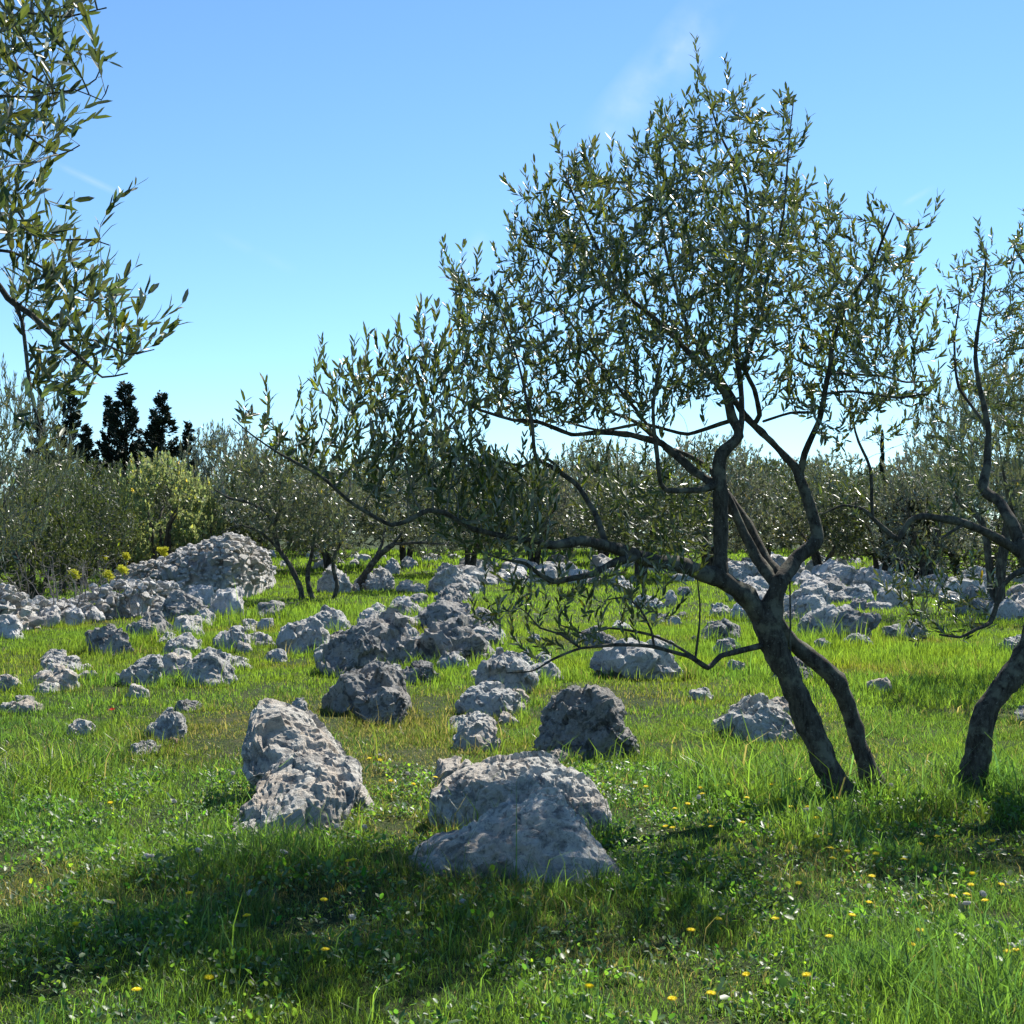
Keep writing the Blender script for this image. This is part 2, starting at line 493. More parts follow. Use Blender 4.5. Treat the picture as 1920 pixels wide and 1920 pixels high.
# --- hero boulders, each lobe traced
rock(B, 'largest boulder, broad pale grey hump in the front centre grass under dappled twig shade', [
    dict(p=[(752, 1655), (756, 1598), (795, 1568), (855, 1556), (900, 1534), (940, 1508), (990, 1484), (1060, 1466), (1112, 1480), (1142, 1520), (1162, 1570), (1204, 1600), (1196, 1655), (1000, 1662)], depth=.22, lean=1.25),
    dict(p=[(818, 1540), (815, 1480), (850, 1456), (900, 1432), (970, 1419), (1047, 1424), (1088, 1455), (1130, 1490), (1148, 1535), (1000, 1572), (860, 1570)], depth=.26, lean=1.0)],
    'pale', 6, rough=.62, cuts=-2)
rock(B, 'long pale boulder like a lying whale, peak at its far left end', [
    dict(p=[(455, 1560), (470, 1520), (496, 1494), (480, 1468), (462, 1440), (465, 1390), (474, 1345), (489, 1311), (512, 1314), (592, 1344), (645, 1364), (677, 1402), (686, 1450), (697, 1505), (655, 1545), (600, 1550), (540, 1572)], depth=.30, lean=1.35, base_y=1545),
    dict(p=[(424, 1588), (438, 1530), (474, 1498), (482, 1462), (524, 1428), (584, 1408), (650, 1420), (686, 1456), (698, 1508), (664, 1546), (602, 1550), (560, 1572), (480, 1604)], depth=.24, lean=1.5, base_y=1572)],
    'pale', 6, rough=.6, cuts=-2)
rock(B, 'dark humped boulder with black hollowed front face, right of the centre', [
    dict(p=[(1010, 1415), (1014, 1368), (1028, 1325), (1056, 1301), (1098, 1296), (1134, 1312), (1162, 1352), (1200, 1402), (1196, 1425), (1100, 1428)], depth=.36, lean=.35)],
    'dark', 6, rough=1.1, cuts=1)
rock('stone', 'small pinkish toe of stone at the left foot of the black-faced boulder', [outline(1028, 1394, 1068, 1434, 'left', rng)], 'pale', 4)
rock('stone', 'small pale flake at the right foot of the black-faced boulder', [outline(1160, 1396, 1205, 1424, 'right', rng)], 'pale', 4)
rock(B, 'double grey boulder, rounded hump with a lower block leaning on its front', [
    dict(p=[(618, 1325), (624, 1272), (644, 1244), (672, 1230), (708, 1230), (742, 1258), (762, 1300), (768, 1335), (690, 1342)], lean=.2),
    dict(p=[(667, 1362), (668, 1316), (688, 1286), (728, 1284), (758, 1304), (771, 1340), (720, 1352)], lean=.3, depth=.3)], 'dark', 5)
rock(B, 'wide rugged outcrop of three masses in the middle of the meadow', [
    dict(p=[(610, 1270), (614, 1215), (638, 1184), (680, 1178), (708, 1230), (668, 1262)]),
    dict(p=[(655, 1240), (662, 1185), (700, 1158), (748, 1139), (780, 1160), (790, 1225), (720, 1250)]),
    dict(p=[(752, 1235), (758, 1172), (792, 1152), (850, 1164), (888, 1192), (916, 1236), (880, 1248), (820, 1246)])], 'dark', 5, rough=1.2)
rock(B, 'stepped dark boulder pile rising behind the right end of the wide outcrop', [
    dict(p=[(780, 1165), (796, 1124), (846, 1104), (880, 1112), (905, 1150), (880, 1185), (820, 1180)])], 'dark', 5)
rock(B, 'low dark block at the right foot of the stepped boulder pile', [dict(p=[(856, 1200), (860, 1166), (890, 1148), (922, 1150), (938, 1188), (920, 1200)])], 'dark', 5)
rock(B, 'broad sloping grey slab behind the thin low olive branch', [
    dict(p=[(1122, 1268), (1128, 1222), (1158, 1200), (1216, 1194), (1262, 1212), (1294, 1256), (1270, 1272), (1180, 1276)])], 'grey', 5)
rock(B, 'low layered boulder with pale front, just left of the forked olive trunk', [
    dict(p=[(1344, 1375), (1350, 1318), (1380, 1303), (1420, 1304), (1462, 1322), (1486, 1352), (1494, 1384), (1420, 1394)], lean=.6)], 'pale', 5, strata=1.6)
rock('stone', 'pale ledge behind the right end of the low layered boulder', [outline(1430, 1306, 1500, 1346, 'flat', rng)], 'pale', 4)
rock('stone', 'upright split stone with a dark hollow top, front of the centre column of stones', [dict(p=[(858, 1410), (860, 1360), (884, 1326), (910, 1322), (936, 1350), (948, 1390), (925, 1412)])], 'pale', 5)
rock('stone', 'creased flat-topped stone behind the upright split stone', [dict(p=[(874, 1330), (876, 1292), (905, 1280), (950, 1286), (984, 1315), (984, 1345), (940, 1350)])], 'grey', 5)
rock(B, 'smooth light grey hump behind the creased flat-topped stone', [
    dict(p=[(898, 1290), (906, 1250), (930, 1222), (958, 1224), (984, 1255), (1012, 1290), (990, 1306), (940, 1306)])], 'grey', 5)
rock('stone', 'low grey ledge to the right behind the smooth light hump', [outline(975, 1238, 1066, 1280, 'flat', rng)], 'grey', 4)
rock('stone', 'small rounded stone peeping over the low grey ledge', [outline(958, 1216, 1000, 1258, 'dome', rng)], 'grey', 4)
rock('stone', 'narrow pinkish slab between the two largest boulders', [dict(p=[(816, 1488), (822, 1440), (830, 1404), (850, 1402), (886, 1414), (890, 1424), (862, 1440), (850, 1490)], depth=.15)], 'pale', 4)
rock(B, 'thick leaning slab, farther of the two tilted blocks right of the forked trunk', [dict(p=[(1498, 1192), (1510, 1168), (1545, 1140), (1588, 1126), (1612, 1140), (1590, 1175), (1545, 1198)])], 'grey', 5, strata=2)
rock(B, 'tilted dark block with overhanging right side, nearer of the two right of the forked trunk', [dict(p=[(1548, 1206), (1566, 1172), (1592, 1140), (1622, 1122), (1645, 1146), (1638, 1172), (1610, 1190), (1570, 1206)])], 'dark', 5, strata=2)
rock(B, 'long ridge-backed slab rising behind the two tilted blocks', [dict(p=[(1462, 1165), (1480, 1140), (1530, 1108), (1548, 1106), (1560, 1135), (1530, 1160)])], 'grey', 5, strata=2)

T = [  # x0, y0, x1, y1, outline, material, name, label
 (167,1170,241,1230,'block','dark',B,'pitted near-black boulder standing alone before the dry stone wall'),
 (228,1146,326,1198,'right','dark',B,'wide dark angular boulder against the foot of the dry stone wall'),
 (304,1104,380,1166,'dome','dark',B,'rounded dark boulder with a dark hollow below the stone heap'),
 (346,1092,400,1138,'block','white',B,'pale block set in the foot of the stone heap, left of the tall one'),
 (398,1091,452,1158,'block','white',B,'tallest pale upright block at the foot of the stone heap'),
 (284,1118,324,1152,'flat','grey','stone','stone wedged between the dark angular and the dark rounded boulder'),
 (333,1158,378,1196,'peak','grey','stone','peaked stone at the far end of the diagonal stone row'),
 (292,1188,374,1228,'right','grey',B,'flat grey ledge at the upper end of the diagonal stone row'),
 (230,1222,300,1288,'right','grey',B,'long leaning boulder at the lower end of the diagonal stone row'),
 (292,1222,331,1262,'peak','grey','stone','upright stone in the middle of the diagonal stone row'),
 (327,1214,355,1258,'block','grey','stone','stacked squarish stone on the right of the diagonal stone row'),
 (228,1277,274,1310,'right','pale','stone','pinkish toe stone below the diagonal stone row'),
 (350,1212,454,1288,'dome','grey',B,'smooth bright grey boulder right of the diagonal stone row'),
 (415,1165,472,1220,'peak','grey',B,'jagged two-toothed boulder beside the bare sapling'),
 (462,1180,520,1214,'left','grey',B,'low saddle-shaped stone right of the bare sapling'),
 (484,1120,534,1162,'block','dark',B,'dark squarish boulder left of the small olive trunks'),
 (486,1152,513,1184,'block','grey','stone','small block below the dark squarish boulder'),
 (430,1240,482,1258,'flat','grey','stone','thin flat slab right of the smooth bright boulder'),
 (522,1162,614,1228,'dome','grey',B,'grey boulder with a straight split face, left of the wide outcrop'),
 (572,1128,652,1188,'dome','grey',B,'round-backed boulder just below the small olive trunks'),
 (496,1212,541,1242,'dome','grey','stone','small rubbly stone left of the split-faced boulder'),
 (588,1200,628,1232,'dome','grey','stone','small pale stone at the left edge of the wide outcrop'),
 (82,1224,160,1264,'left','grey','stone','upper low ledge of the worn stone group at the left'),
 (44,1256,108,1292,'flat','pale','stone','pinkish flat stone of the worn stone group at the left'),
 (90,1254,148,1296,'flat','pale','stone','right-hand worn stone of the low group at the left'),
 (20,1301,60,1322,'flat','grey','stone','small low stone near the left edge of the photo'),
 (-12,1315,56,1338,'flat','pale','stone','flat worn ledge cut by the left edge of the photo'),
 (122,1344,181,1382,'flat','pale','stone','isolated flat white stone in grass at the lower left'),
 (279,1328,348,1388,'dome','grey','stone','rounded stone with a small orange stone at its foot'),
 (234,1388,307,1418,'flat','grey','stone','low flat stone below left of the rounded stone'),
 (314,1380,338,1400,'dome','rust','stone','tiny orange stone at the foot of the rounded stone'),
 (320,1311,390,1334,'flat','dark','stone','thin dark stone sunk in grass above the rounded stone'),
 (547,1296,577,1338,'peak','grey','stone','small pointed stone behind the far end of the long pale boulder'),
 (692,1127,729,1158,'dome','grey','stone','small grey stone behind the left of the wide outcrop'),
 (664,1060,733,1108,'right','grey',B,'boulder right behind the leaning olive trunk'),
 (718,1047,749,1078,'dome','grey','stone','two-toned small stone right of the leaning olive trunk'),
 (744,1074,780,1110,'peak','grey','stone','pyramid stone alone in bright far grass'),
 (772,1092,800,1112,'flat','grey','stone','flat chip beside the pyramid stone'),
 (588,1061,652,1113,'dome','grey',B,'boulder seen between the small olive trunks'),
 (650,1085,672,1110,'dome','dark','stone','small dark stone between the small olive and the leaning one'),
 (800,1062,902,1112,'dome','grey',B,'dark-topped boulder at the back of the stepped pile'),
 (812,1098,895,1130,'dome','dark',B,'rounded slab lying on the stepped pile'),
 (750,1229,836,1282,'left','dark',B,'jagged dark boulder in front of the wide outcrop'),
 (726,1236,758,1268,'peak','grey','stone','small pale wedge left of the jagged dark boulder'),
 (884,1172,912,1200,'block','grey','stone','narrow pale block behind the right end of the wide outcrop'),
 (1303,1150,1386,1208,'right','dark',B,'dark square-cut boulder framed by the low branch and the forked trunk'),
 (1318,1199,1392,1228,'flat','grey','stone','low pale stone below the dark square-cut boulder'),
 (1360,1235,1402,1260,'flat','grey','stone','small flat stone left of the forked trunk above the layered boulder'),
 (1438,1236,1532,1280,'dome','dark',B,'dark stone half hidden behind the two trunks of the forked olive'),
 (1518,1196,1562,1222,'flat','grey','stone','small stone just right of the upper forked trunk'),
 (1619,1266,1678,1300,'flat','pale','stone','white flat stone in the grass right of the forked olive'),
 (1292,1282,1342,1316,'left','grey','stone','small grey wedge left above the layered boulder'),
 (1654,1167,1692,1198,'dome','grey','stone','left of the two small stones right of the tilted block'),
 (1692,1161,1740,1202,'dome','dark','stone','right of the two small stones right of the tilted block'),
 (1578,1190,1648,1214,'flat','grey','stone','flat slab under the overhanging tilted block'),
 (1862,1188,1945,1222,'right','grey','stone','low flat stone at the right edge in the shaded grass'),
 (1898,1322,1948,1356,'dome','grey','stone','small stone at the right edge beside the leaning trunk'),
 (1328,1130,1378,1160,'flat','grey','stone','low grey ledge above the dark square-cut boulder'),
 (1362,1084,1424,1130,'dome','grey',B,'boulder directly behind the fork of the thick limbs'),
 (1394,1094,1444,1152,'dome','grey',B,'upright boulder touching the left of the forked trunk'),
 (1404,1124,1446,1170,'flat','grey','stone','stone low behind the main fork'),
 (1544,1054,1612,1100,'dome','grey',B,'left boulder of the far rock ridge at the right'),
 (1598,1060,1672,1110,'dome','grey',B,'second boulder of the far rock ridge at the right'),
 (1658,1072,1712,1108,'dome','white',B,'third boulder of the far rock ridge at the right'),
 (1500,1082,1560,1112,'flat','white',B,'low pale boulder at the left foot of the far rock ridge'),
 (1560,1092,1640,1130,'right','grey',B,'grey boulder in front of the far rock ridge above the tilted blocks'),
 (1640,1100,1700,1140,'dome','grey',B,'rubbly boulder at the right foot of the far rock ridge'),
 (1788,1064,1868,1122,'dome','grey',B,'big rounded boulder behind the low twigs of the right olive'),
 (1798,1094,1874,1156,'dome','dark',B,'dark boulder below the big rounded one at the right'),
 (1858,1116,1915,1166,'block','grey',B,'squarish boulder left of the right edge'),
 (1090,1178,1178,1216,'left','dark',B,'dark ledge just above the broad sloping slab'),
 (1148,1158,1186,1184,'dome','white','stone','small white stone above the dark ledge'),
 (1221,1144,1252,1170,'dome','dark','stone','left stone of three small ones in bright grass at the centre right'),
 (1250,1147,1277,1174,'dome','grey','stone','middle stone of three small ones in bright grass at the centre right'),
 (1269,1142,1290,1160,'dome','dark','stone','right and smallest stone of three in bright grass at the centre right'),
 (1208,1194,1264,1222,'dome','grey','stone','stone peeping over the broad sloping slab on the right'),
 (1154,1078,1188,1112,'dome','grey',B,'grey boulder in the far grass beyond the low olive twigs'),
 (1248,1098,1270,1138,'peak','grey','stone','narrow upright stone in the far grass'),
 (1271,1096,1294,1118,'dome','dark','stone','dark small stone right of the narrow upright one'),
 (1185,1118,1250,1140,'flat','grey','stone','low far slab left of the narrow upright stone'),
 (988,1188,1018,1206,'flat','grey','stone','small low stone left of the dark ledge'),
 (1338,1050,1424,1092,'dome','grey',B,'grey boulder far behind the vertical limb'),
 (600,1390,632,1404,'flat','white','stone','tiny white stone just above the narrow pinkish slab'),
]
T[-1] = (698,1412,722,1424,'flat','white','stone','tiny white chip in the dry grass right of the long pale boulder')
for t in T:
    w_ = t[2] - t[0]
    rock(t[6], t[7], [outline(t[0], t[1], t[2], t[3], t[4], rng)], t[5], 5 if w_ > 60 else 4, strata=1.3)

def strew(n, poly, smin, smax, mats, label, group):
    poly = [tuple(q) for q in poly]; a = np.array(poly); k = 0
    while k < n:
        p = rng.uniform(a.min(0), a.max(0))
        if not in_poly(p[None], poly)[0]: continue
        sz = rng.uniform(smin, smax) * (.35 + .65 * (p[1] - 1040) / 200); kd = rng.choice(['flat', 'peak', 'left', 'right', 'block'])
        h = sz * (.4 if kd == 'flat' else rng.uniform(.45, .75))
        rock('stone', label, [outline(p[0] - sz / 2, p[1] - h, p[0] + sz / 2, p[1], kd, rng)], rng.choice(mats), 4, group, strata=1.5); k += 1
def in_poly(p, poly):
    x, y = p[:, 0], p[:, 1]; r = np.zeros(len(p), bool); n = len(poly)
    for i in range(n):
        x0, y0 = poly[i]; x1, y1 = poly[(i + 1) % n]
        c = ((y0 > y) != (y1 > y)) & (x < (x1 - x0) * (y - y0) / ((y1 - y0) + 1e-9) + x0); r ^= c
    return r
strew(40, [(600, 1270), (620, 1180), (760, 1120), (900, 1110), (940, 1190), (900, 1260), (760, 1290)], 36, 84, ['grey', 'dark', 'grey'], 'broken shard of stone wedged among the masses of the central outcrop', 'shards of the central outcrop')
strew(24, [(230, 1290), (300, 1190), (440, 1150), (530, 1200), (460, 1260), (330, 1280)], 30, 62, ['grey', 'pale'], 'half sunk stone between the boulders left of the central outcrop', 'half sunk stones left of the outcrop')
strew(18, [(860, 1400), (880, 1240), (980, 1215), (1060, 1270), (980, 1310), (950, 1400)], 30, 60, ['grey', 'pale'], 'small angular stone in the central column of stones', 'small stones of the central column')
strew(34, [(1350, 1160), (1400, 1090), (1560, 1085), (1700, 1100), (1660, 1150), (1480, 1190)], 40, 90, ['grey', 'white', 'dark'], 'angular block piled around the tilted slabs behind the forked olive', 'blocks around the tilted slabs')
strew(12, [(340, 1180), (360, 1110), (470, 1090), (470, 1160), (400, 1180)], 40, 70, ['white', 'grey'], 'pale fallen stone at the foot of the big heap', 'fallen stones below the heap')
strew(8, [(0, 1340), (20, 1250), (170, 1230), (180, 1290), (60, 1350)], 30, 56, ['pale'], 'worn flat stone showing through the turf at the left', 'worn stones in the left turf')

# distant rock bands, rows of grey boulders in the far meadow
def band(n, x0, x1, y0, y1, smin, smax, mats, label, group):
    for i in range(n):
        cx = rng.uniform(x0, x1); by = rng.uniform(y0, y1)
        sz = rng.uniform(smin, smax) * (.5 + .5 * (by - 1030) / 90)
        k = rng.choice(['dome', 'block', 'peak', 'flat', 'dome'])
        h = sz * (.45 if k == 'flat' else rng.uniform(.5, .8))
        rock(B, label, [outline(cx - sz / 2, by - h, cx + sz / 2, by, k, rng)], rng.choice(mats), 3, group, strata=1.5)
band(46, 860, 1180, 1056, 1100, 30, 70, ['grey', 'dark', 'grey', 'white'], 'grey boulder in the crowded rock belt across the far middle of the meadow', 'boulders of the far middle belt')
band(36, 1180, 1500, 1052, 1092, 28, 66, ['grey', 'dark', 'white'], 'grey boulder of the broken rock line behind the forked olive', 'boulders behind the forked olive')
band(44, 1500, 1760, 1056, 1118, 34, 80, ['grey', 'white', 'grey'], 'pale boulder heaped along the far rock ridge at the right', 'boulders heaped along the far ridge')
band(30, 1740, 1990, 1062, 1150, 28, 70, ['grey', 'white', 'dark'], 'boulder in the rubble behind the right olive and its low twigs', 'boulders behind the right olive')
band(24, 480, 900, 1046, 1068, 24, 54, ['grey', 'white'], 'small pale boulder at the far edge of the meadow behind the small olives', 'boulders beyond the small olives')
band(8, 820, 960, 1075, 1112, 40, 70, ['dark', 'grey'], 'boulder crowding behind the stepped dark pile', 'boulders behind the stepped pile')

# ------------------------------------------------------------------ dry stone wall and heap (every loose stone on it is its own object)
def polygon_stone(pos, size, seed, flat=.7):
    rg = np.random.default_rng(seed)
    v, f = ico(3)
    ax = np.array([1.0, rg.uniform(.65, 1), rg.uniform(.5, .85) * flat / .7])
    q = v * ax
    for _ in range(9):
        n = rg.normal(size=3); n /= np.linalg.norm(n); d = q @ n; h = np.quantile(d, rg.uniform(.72, .9)); q = q - np.maximum(d - h, 0)[:, None] * n
    q += vnormals(q, f) * (fbm(q * 2.4 + rg.uniform(0, 50, 3), 4) * .10)[:, None]
    a = rg.uniform(-.35, .35, 2); c = rg.uniform(0, 6.28)
    Rz = np.array([[math.cos(c), -math.sin(c), 0], [math.sin(c), math.cos(c), 0], [0, 0, 1]])
    Rx = np.array([[1, 0, 0], [0, math.cos(a[0]), -math.sin(a[0])], [0, math.sin(a[0]), math.cos(a[0])]])
    return (q @ Rx.T @ Rz.T) * size, f
WSTONES = []
for i in range(9):
    v, f = polygon_stone(None, 1.0, 900 + i)
    o = mesh('rubble_stone', v, [f], ROCK['white' if i % 4 else 'pale'], smooth=False)
    WSTONES.append(o.data); bpy.data.objects.remove(o)
def put_stone(p, s, label, group, name='rubble_stone'):
    o = bpy.data.objects.new(name, random.choice(WSTONES))
    o.location = p; o.scale = (s, s * random.uniform(.8, 1.1), s * random.uniform(.7, 1.0))
    o.rotation_euler = (random.uniform(-.25, .25), random.uniform(-.25, .25), random.uniform(0, 6.28))
    link(o); tag(o, label, 'stone', group)
def heap(profile, Yfn, depth, n_core, stones, label, group, core_label, smin, smax, mat='white', vbias=1.0):
    """profile: (px, top_py, base_py) along the front; a mound of rubble with loose stones on its face and top"""
    pr = np.array(profile, float)
    # core: rubble mound surface
    nu, nv = 90, 26
    us = np.linspace(pr[0, 0], pr[-1, 0], nu)
    tops = np.interp(us, pr[:, 0], pr[:, 1]); bases = np.interp(us, pr[:, 0], pr[:, 2])
    V = []
    surf = []
    for i, u in enumerate(us):
        Yb = G(u, bases[i]) if Yfn is None else Yfn(u)
        zb = gz(P(u, bases[i], Yb)[0], Yb) - .15
        zt = P(u, tops[i], Yb + depth * .5)[2]
        x = P(u, bases[i], Yb)[0]
        for j in range(nv):
            t = j / (nv - 1) * math.pi
            prof = math.sin(t) ** .55
            yy = Yb + depth * .5 * (1 - math.cos(t))
            V.append((x * yy / Yb * .5 + x * .5, yy, zb + (zt - zb) * prof))
    V = np.array(V)
    idx = np.arange(nu * nv).reshape(nu, nv)
    F = np.stack([idx[:-1, :-1].ravel(), idx[1:, :-1].ravel(), idx[1:, 1:].ravel(), idx[:-1, 1:].ravel()], 1)
    core = V.copy(); core[:, 2] -= .20; core[:, 1] += .14
    core += (fbm(core * 3.5, 3) * .14)[:, None] * np.array([.3, .4, 1])
    vs, fs, nn_ = [core], [], len(core)
    Sx = V.reshape(nu, nv, 3)
    for k in range(n_core):
        i = int(rng.integers(0, nu)); j = int(rng.random() * nv * .7)
        me = WSTONES[k % len(WSTONES)]; vv = np.empty(len(me.vertices) * 3, np.float32); me.vertices.foreach_get('co', vv); vv = vv.reshape(-1, 3)
        ff = np.empty(len(me.polygons) * 3, np.int32); me.polygons.foreach_get('vertices', ff); ff = ff.reshape(-1, 3)
        a = rng.uniform(0, 6.28); c_, s_ = math.cos(a), math.sin(a)
        vs.append(vv @ np.array([[c_, s_, 0], [-s_, c_, 0], [0, 0, 1]]) * rng.uniform(.05, .11) + Sx[i, j] + rng.normal(0, .04, 3) + [0, .03, -.03])
        fs.append(ff + nn_); nn_ += len(vv)
    o = mesh('rubble', np.concatenate(vs), [F] + ([np.concatenate(fs)] if fs else []), ROCK['white'], smooth=False); tag(o, core_label, 'rubble', kind='stuff')
    S = V.reshape(nu, nv, 3)
    for _ in range(stones):
        a = rng.uniform(0, nu - 1.001); b = (rng.random() ** vbias) * (nv - 1) * .62
        i, j = int(a), int(b); fa, fb = a - i, b - j
        p = (S[i, j] * (1 - fa) * (1 - fb) + S[i + 1, j] * fa * (1 - fb) + S[i, j + 1] * (1 - fa) * fb + S[i + 1, j + 1] * fa * fb)
        s = rng.uniform(smin, smax) * (1.25 if b < nv * .2 else .9)
        put_stone(p, s, label, group)
heap([(196, 1078, 1092), (235, 1062, 1108), (290, 1050, 1116), (340, 1030, 1120), (380, 1015, 1122), (420, 1004, 1124), (455, 1014, 1122), (485, 1036, 1116), (500, 1072, 1106)],
     None, 2.6, 1000, 200, 'white angular stone loose on the big heap beside the green bush', 'loose stones of the big heap',
     'mound of small rubble under the loose stones of the big heap', .075, .175, vbias=.9)
heap([(-90, 1092, 1190), (0, 1102, 1190), (45, 1126, 1182), (85, 1136, 1174), (150, 1122, 1166), (200, 1092, 1162), (260, 1090, 1158), (330, 1096, 1140)],
     None, .9, 450, 95, 'pale stone laid in the low dry stone wall at the left', 'stones of the low dry stone wall',
     'small rubble filling the low dry stone wall at the left', .09, .19, vbias=.9)
for t in [(-8,1152,44,1200,'dome','white',B,'large white wall stone cut by the left edge of the photo'),
          (68,1126,113,1178,'dome','white',B,'tall rounded wall stone, leftmost upright of the low wall'),
          (110,1128,154,1174,'right','white',B,'fluted upright stone in the middle of the low wall'),
          (150,1124,196,1168,'left','white',B,'smooth white triangular stone of the low wall'),
          (-10,1098,28,1132,'dome','white',B,'white stone on top of the low wall at the left edge')]:
    rock(t[6], t[7], [outline(t[0], t[1], t[2], t[3], t[4], rng)], t[5], 4)

# ------------------------------------------------------------------ branches and leaves
def frame(d):
    d = d / (np.linalg.norm(d) + 1e-9)
    a = np.array([0, 0, 1.0]) if abs(d[2]) < .9 else np.array([1.0, 0, 0])
    u = np.cross(d, a); u /= np.linalg.norm(u)
    return u, np.cross(d, u)
class Geo:
    def __init__(s): s.v = []; s.q = []; s.t = []; s.n = 0; s.c = []
    def tube(s, pts, rad, sides, col=(1, 1, 1), bumpy=0.0):
        pts = np.asarray(pts, float); rad = np.asarray(rad, float); m = len(pts)
        if m < 2: return
        tan = np.gradient(pts, axis=0); tan /= (np.linalg.norm(tan, axis=1)[:, None] + 1e-9)
        u, _ = frame(tan[0]); a = np.arange(sides) / sides * 2 * np.pi
        V = np.empty((m, sides, 3))
        for i in range(m):
            u = u - tan[i] * (u @ tan[i]); u /= (np.linalg.norm(u) + 1e-9); w_ = np.cross(tan[i], u)
            V[i] = pts[i] + rad[i] * (np.cos(a)[:, None] * u + np.sin(a)[:, None] * w_)
        V = V.reshape(-1, 3)
        if bumpy:
            c = np.repeat(pts, sides, 0); nn_ = V - c
            V = c + nn_ * (1 + bumpy * fbm(V * 7, 3) * 1.6 + bumpy * perlin(V * np.array([30, 30, 9])) * .6)[:, None]
        i = np.arange(m - 1)[:, None] * sides; j = np.arange(sides)[None, :]; k = (j + 1) % sides
        s.q.append(np.stack([(i + j), (i + k), (i + sides + k), (i + sides + j)], -1).reshape(-1, 4) + s.n)
        # end caps
        V = np.concatenate([V, pts[-1:] + tan[-1:] * rad[-1] * .8])
        e = (m - 1) * sides; jj = np.arange(sides)
        s.t.append(np.stack([e + jj, e + (jj + 1) % sides, np.full(sides, m * sides)], 1) + s.n)
        s.v.append(V); s.c.append(np.tile(np.array(col, float), (len(V), 1))); s.n += len(V)
    def arrays(s):
        V = np.concatenate(s.v); C = np.concatenate(s.c)
        return V, (np.concatenate(s.t) if s.t else np.zeros((0, 3), int)), (np.concatenate(s.q) if s.q else np.zeros((0, 4), int)), C
def leaves_geo(pos, dirn, nrm, length, width, col, simple=False):
    """arrays of leaves; lanceolate blades folded on the midrib"""
    dirn = dirn / (np.linalg.norm(dirn, axis=1)[:, None] + 1e-9)
    side = np.cross(dirn, nrm); side /= (np.linalg.norm(side, axis=1)[:, None] + 1e-9)
    up = np.cross(side, dirn)
    L = length[:, None]; W = width[:, None] * .5
    n = len(pos)
    if simple:
        V = np.stack([pos, pos + dirn * L * .5 + side * W, pos + dirn * L, pos + dirn * L * .5 - side * W], 1)
        b = np.arange(n)[:, None] * 4
        return V.reshape(-1, 3), np.zeros((0, 3), int), b + np.array([0, 1, 2, 3]), np.repeat(col, 4, 0)
    f = .22; curl = (rng.normal(0, .10, n))[:, None]
    c1 = pos + dirn * L * .27 + up * curl * L * .3; c2 = pos + dirn * L * .72 + up * curl * L * .9; tip = pos + dirn * L + up * curl * L * 1.7
    V = np.stack([pos, c1 + side * W * .9 + up * W * f, c1, c1 - side * W * .9 + up * W * f,
                  c2 + side * W * .85 + up * W * f, c2, c2 - side * W * .85 + up * W * f, tip], 1)
    b = np.arange(n)[:, None] * 8
    t = np.concatenate([b + np.array(x) for x in ([0, 2, 1], [0, 3, 2], [4, 5, 7], [5, 6, 7])])
    q = np.concatenate([b + np.array(x) for x in ([1, 2, 5, 4], [2, 3, 6, 5])])
    return V.reshape(-1, 3), t, q, np.repeat(col, 8, 0)
def leaf_colors(n, yellow=.05, var=.22):
    c = np.ones((n, 3)) * (1 + rng.normal(0, var, n))[:, None]
    c *= 1 + rng.normal(0, .06, (n, 3))
    y = rng.random(n) < yellow; c[y] *= np.array([2.1, 1.9, .8])
    y2 = rng.random(n) < yellow * .12; c[y2] *= np.array([3.2, 2.1, .6])
    return np.clip(c, .3, 5)
def catmull(pts, step, ten=.5):
    pts = np.asarray(pts, float)
    p = np.concatenate([pts[:1] * 2 - pts[1:2], pts, pts[-1:] * 2 - pts[-2:-1]])
    o = []
    for i in range(len(pts) - 1):
        a, b, c, d = p[i:i + 4]
        n = max(2, int(np.linalg.norm((c - b)[:3]) / step))
        t = (np.arange(n) / n)[:, None]
        m0 = ten * (c - a); m1 = ten * (d - b)
        o.append(b * (2 * t ** 3 - 3 * t ** 2 + 1) + m0 * (t ** 3 - 2 * t ** 2 + t) + c * (3 * t ** 2 - 2 * t ** 3) + m1 * (t ** 3 - t ** 2))
    o.append(pts[-1:]); return np.concatenate(o)
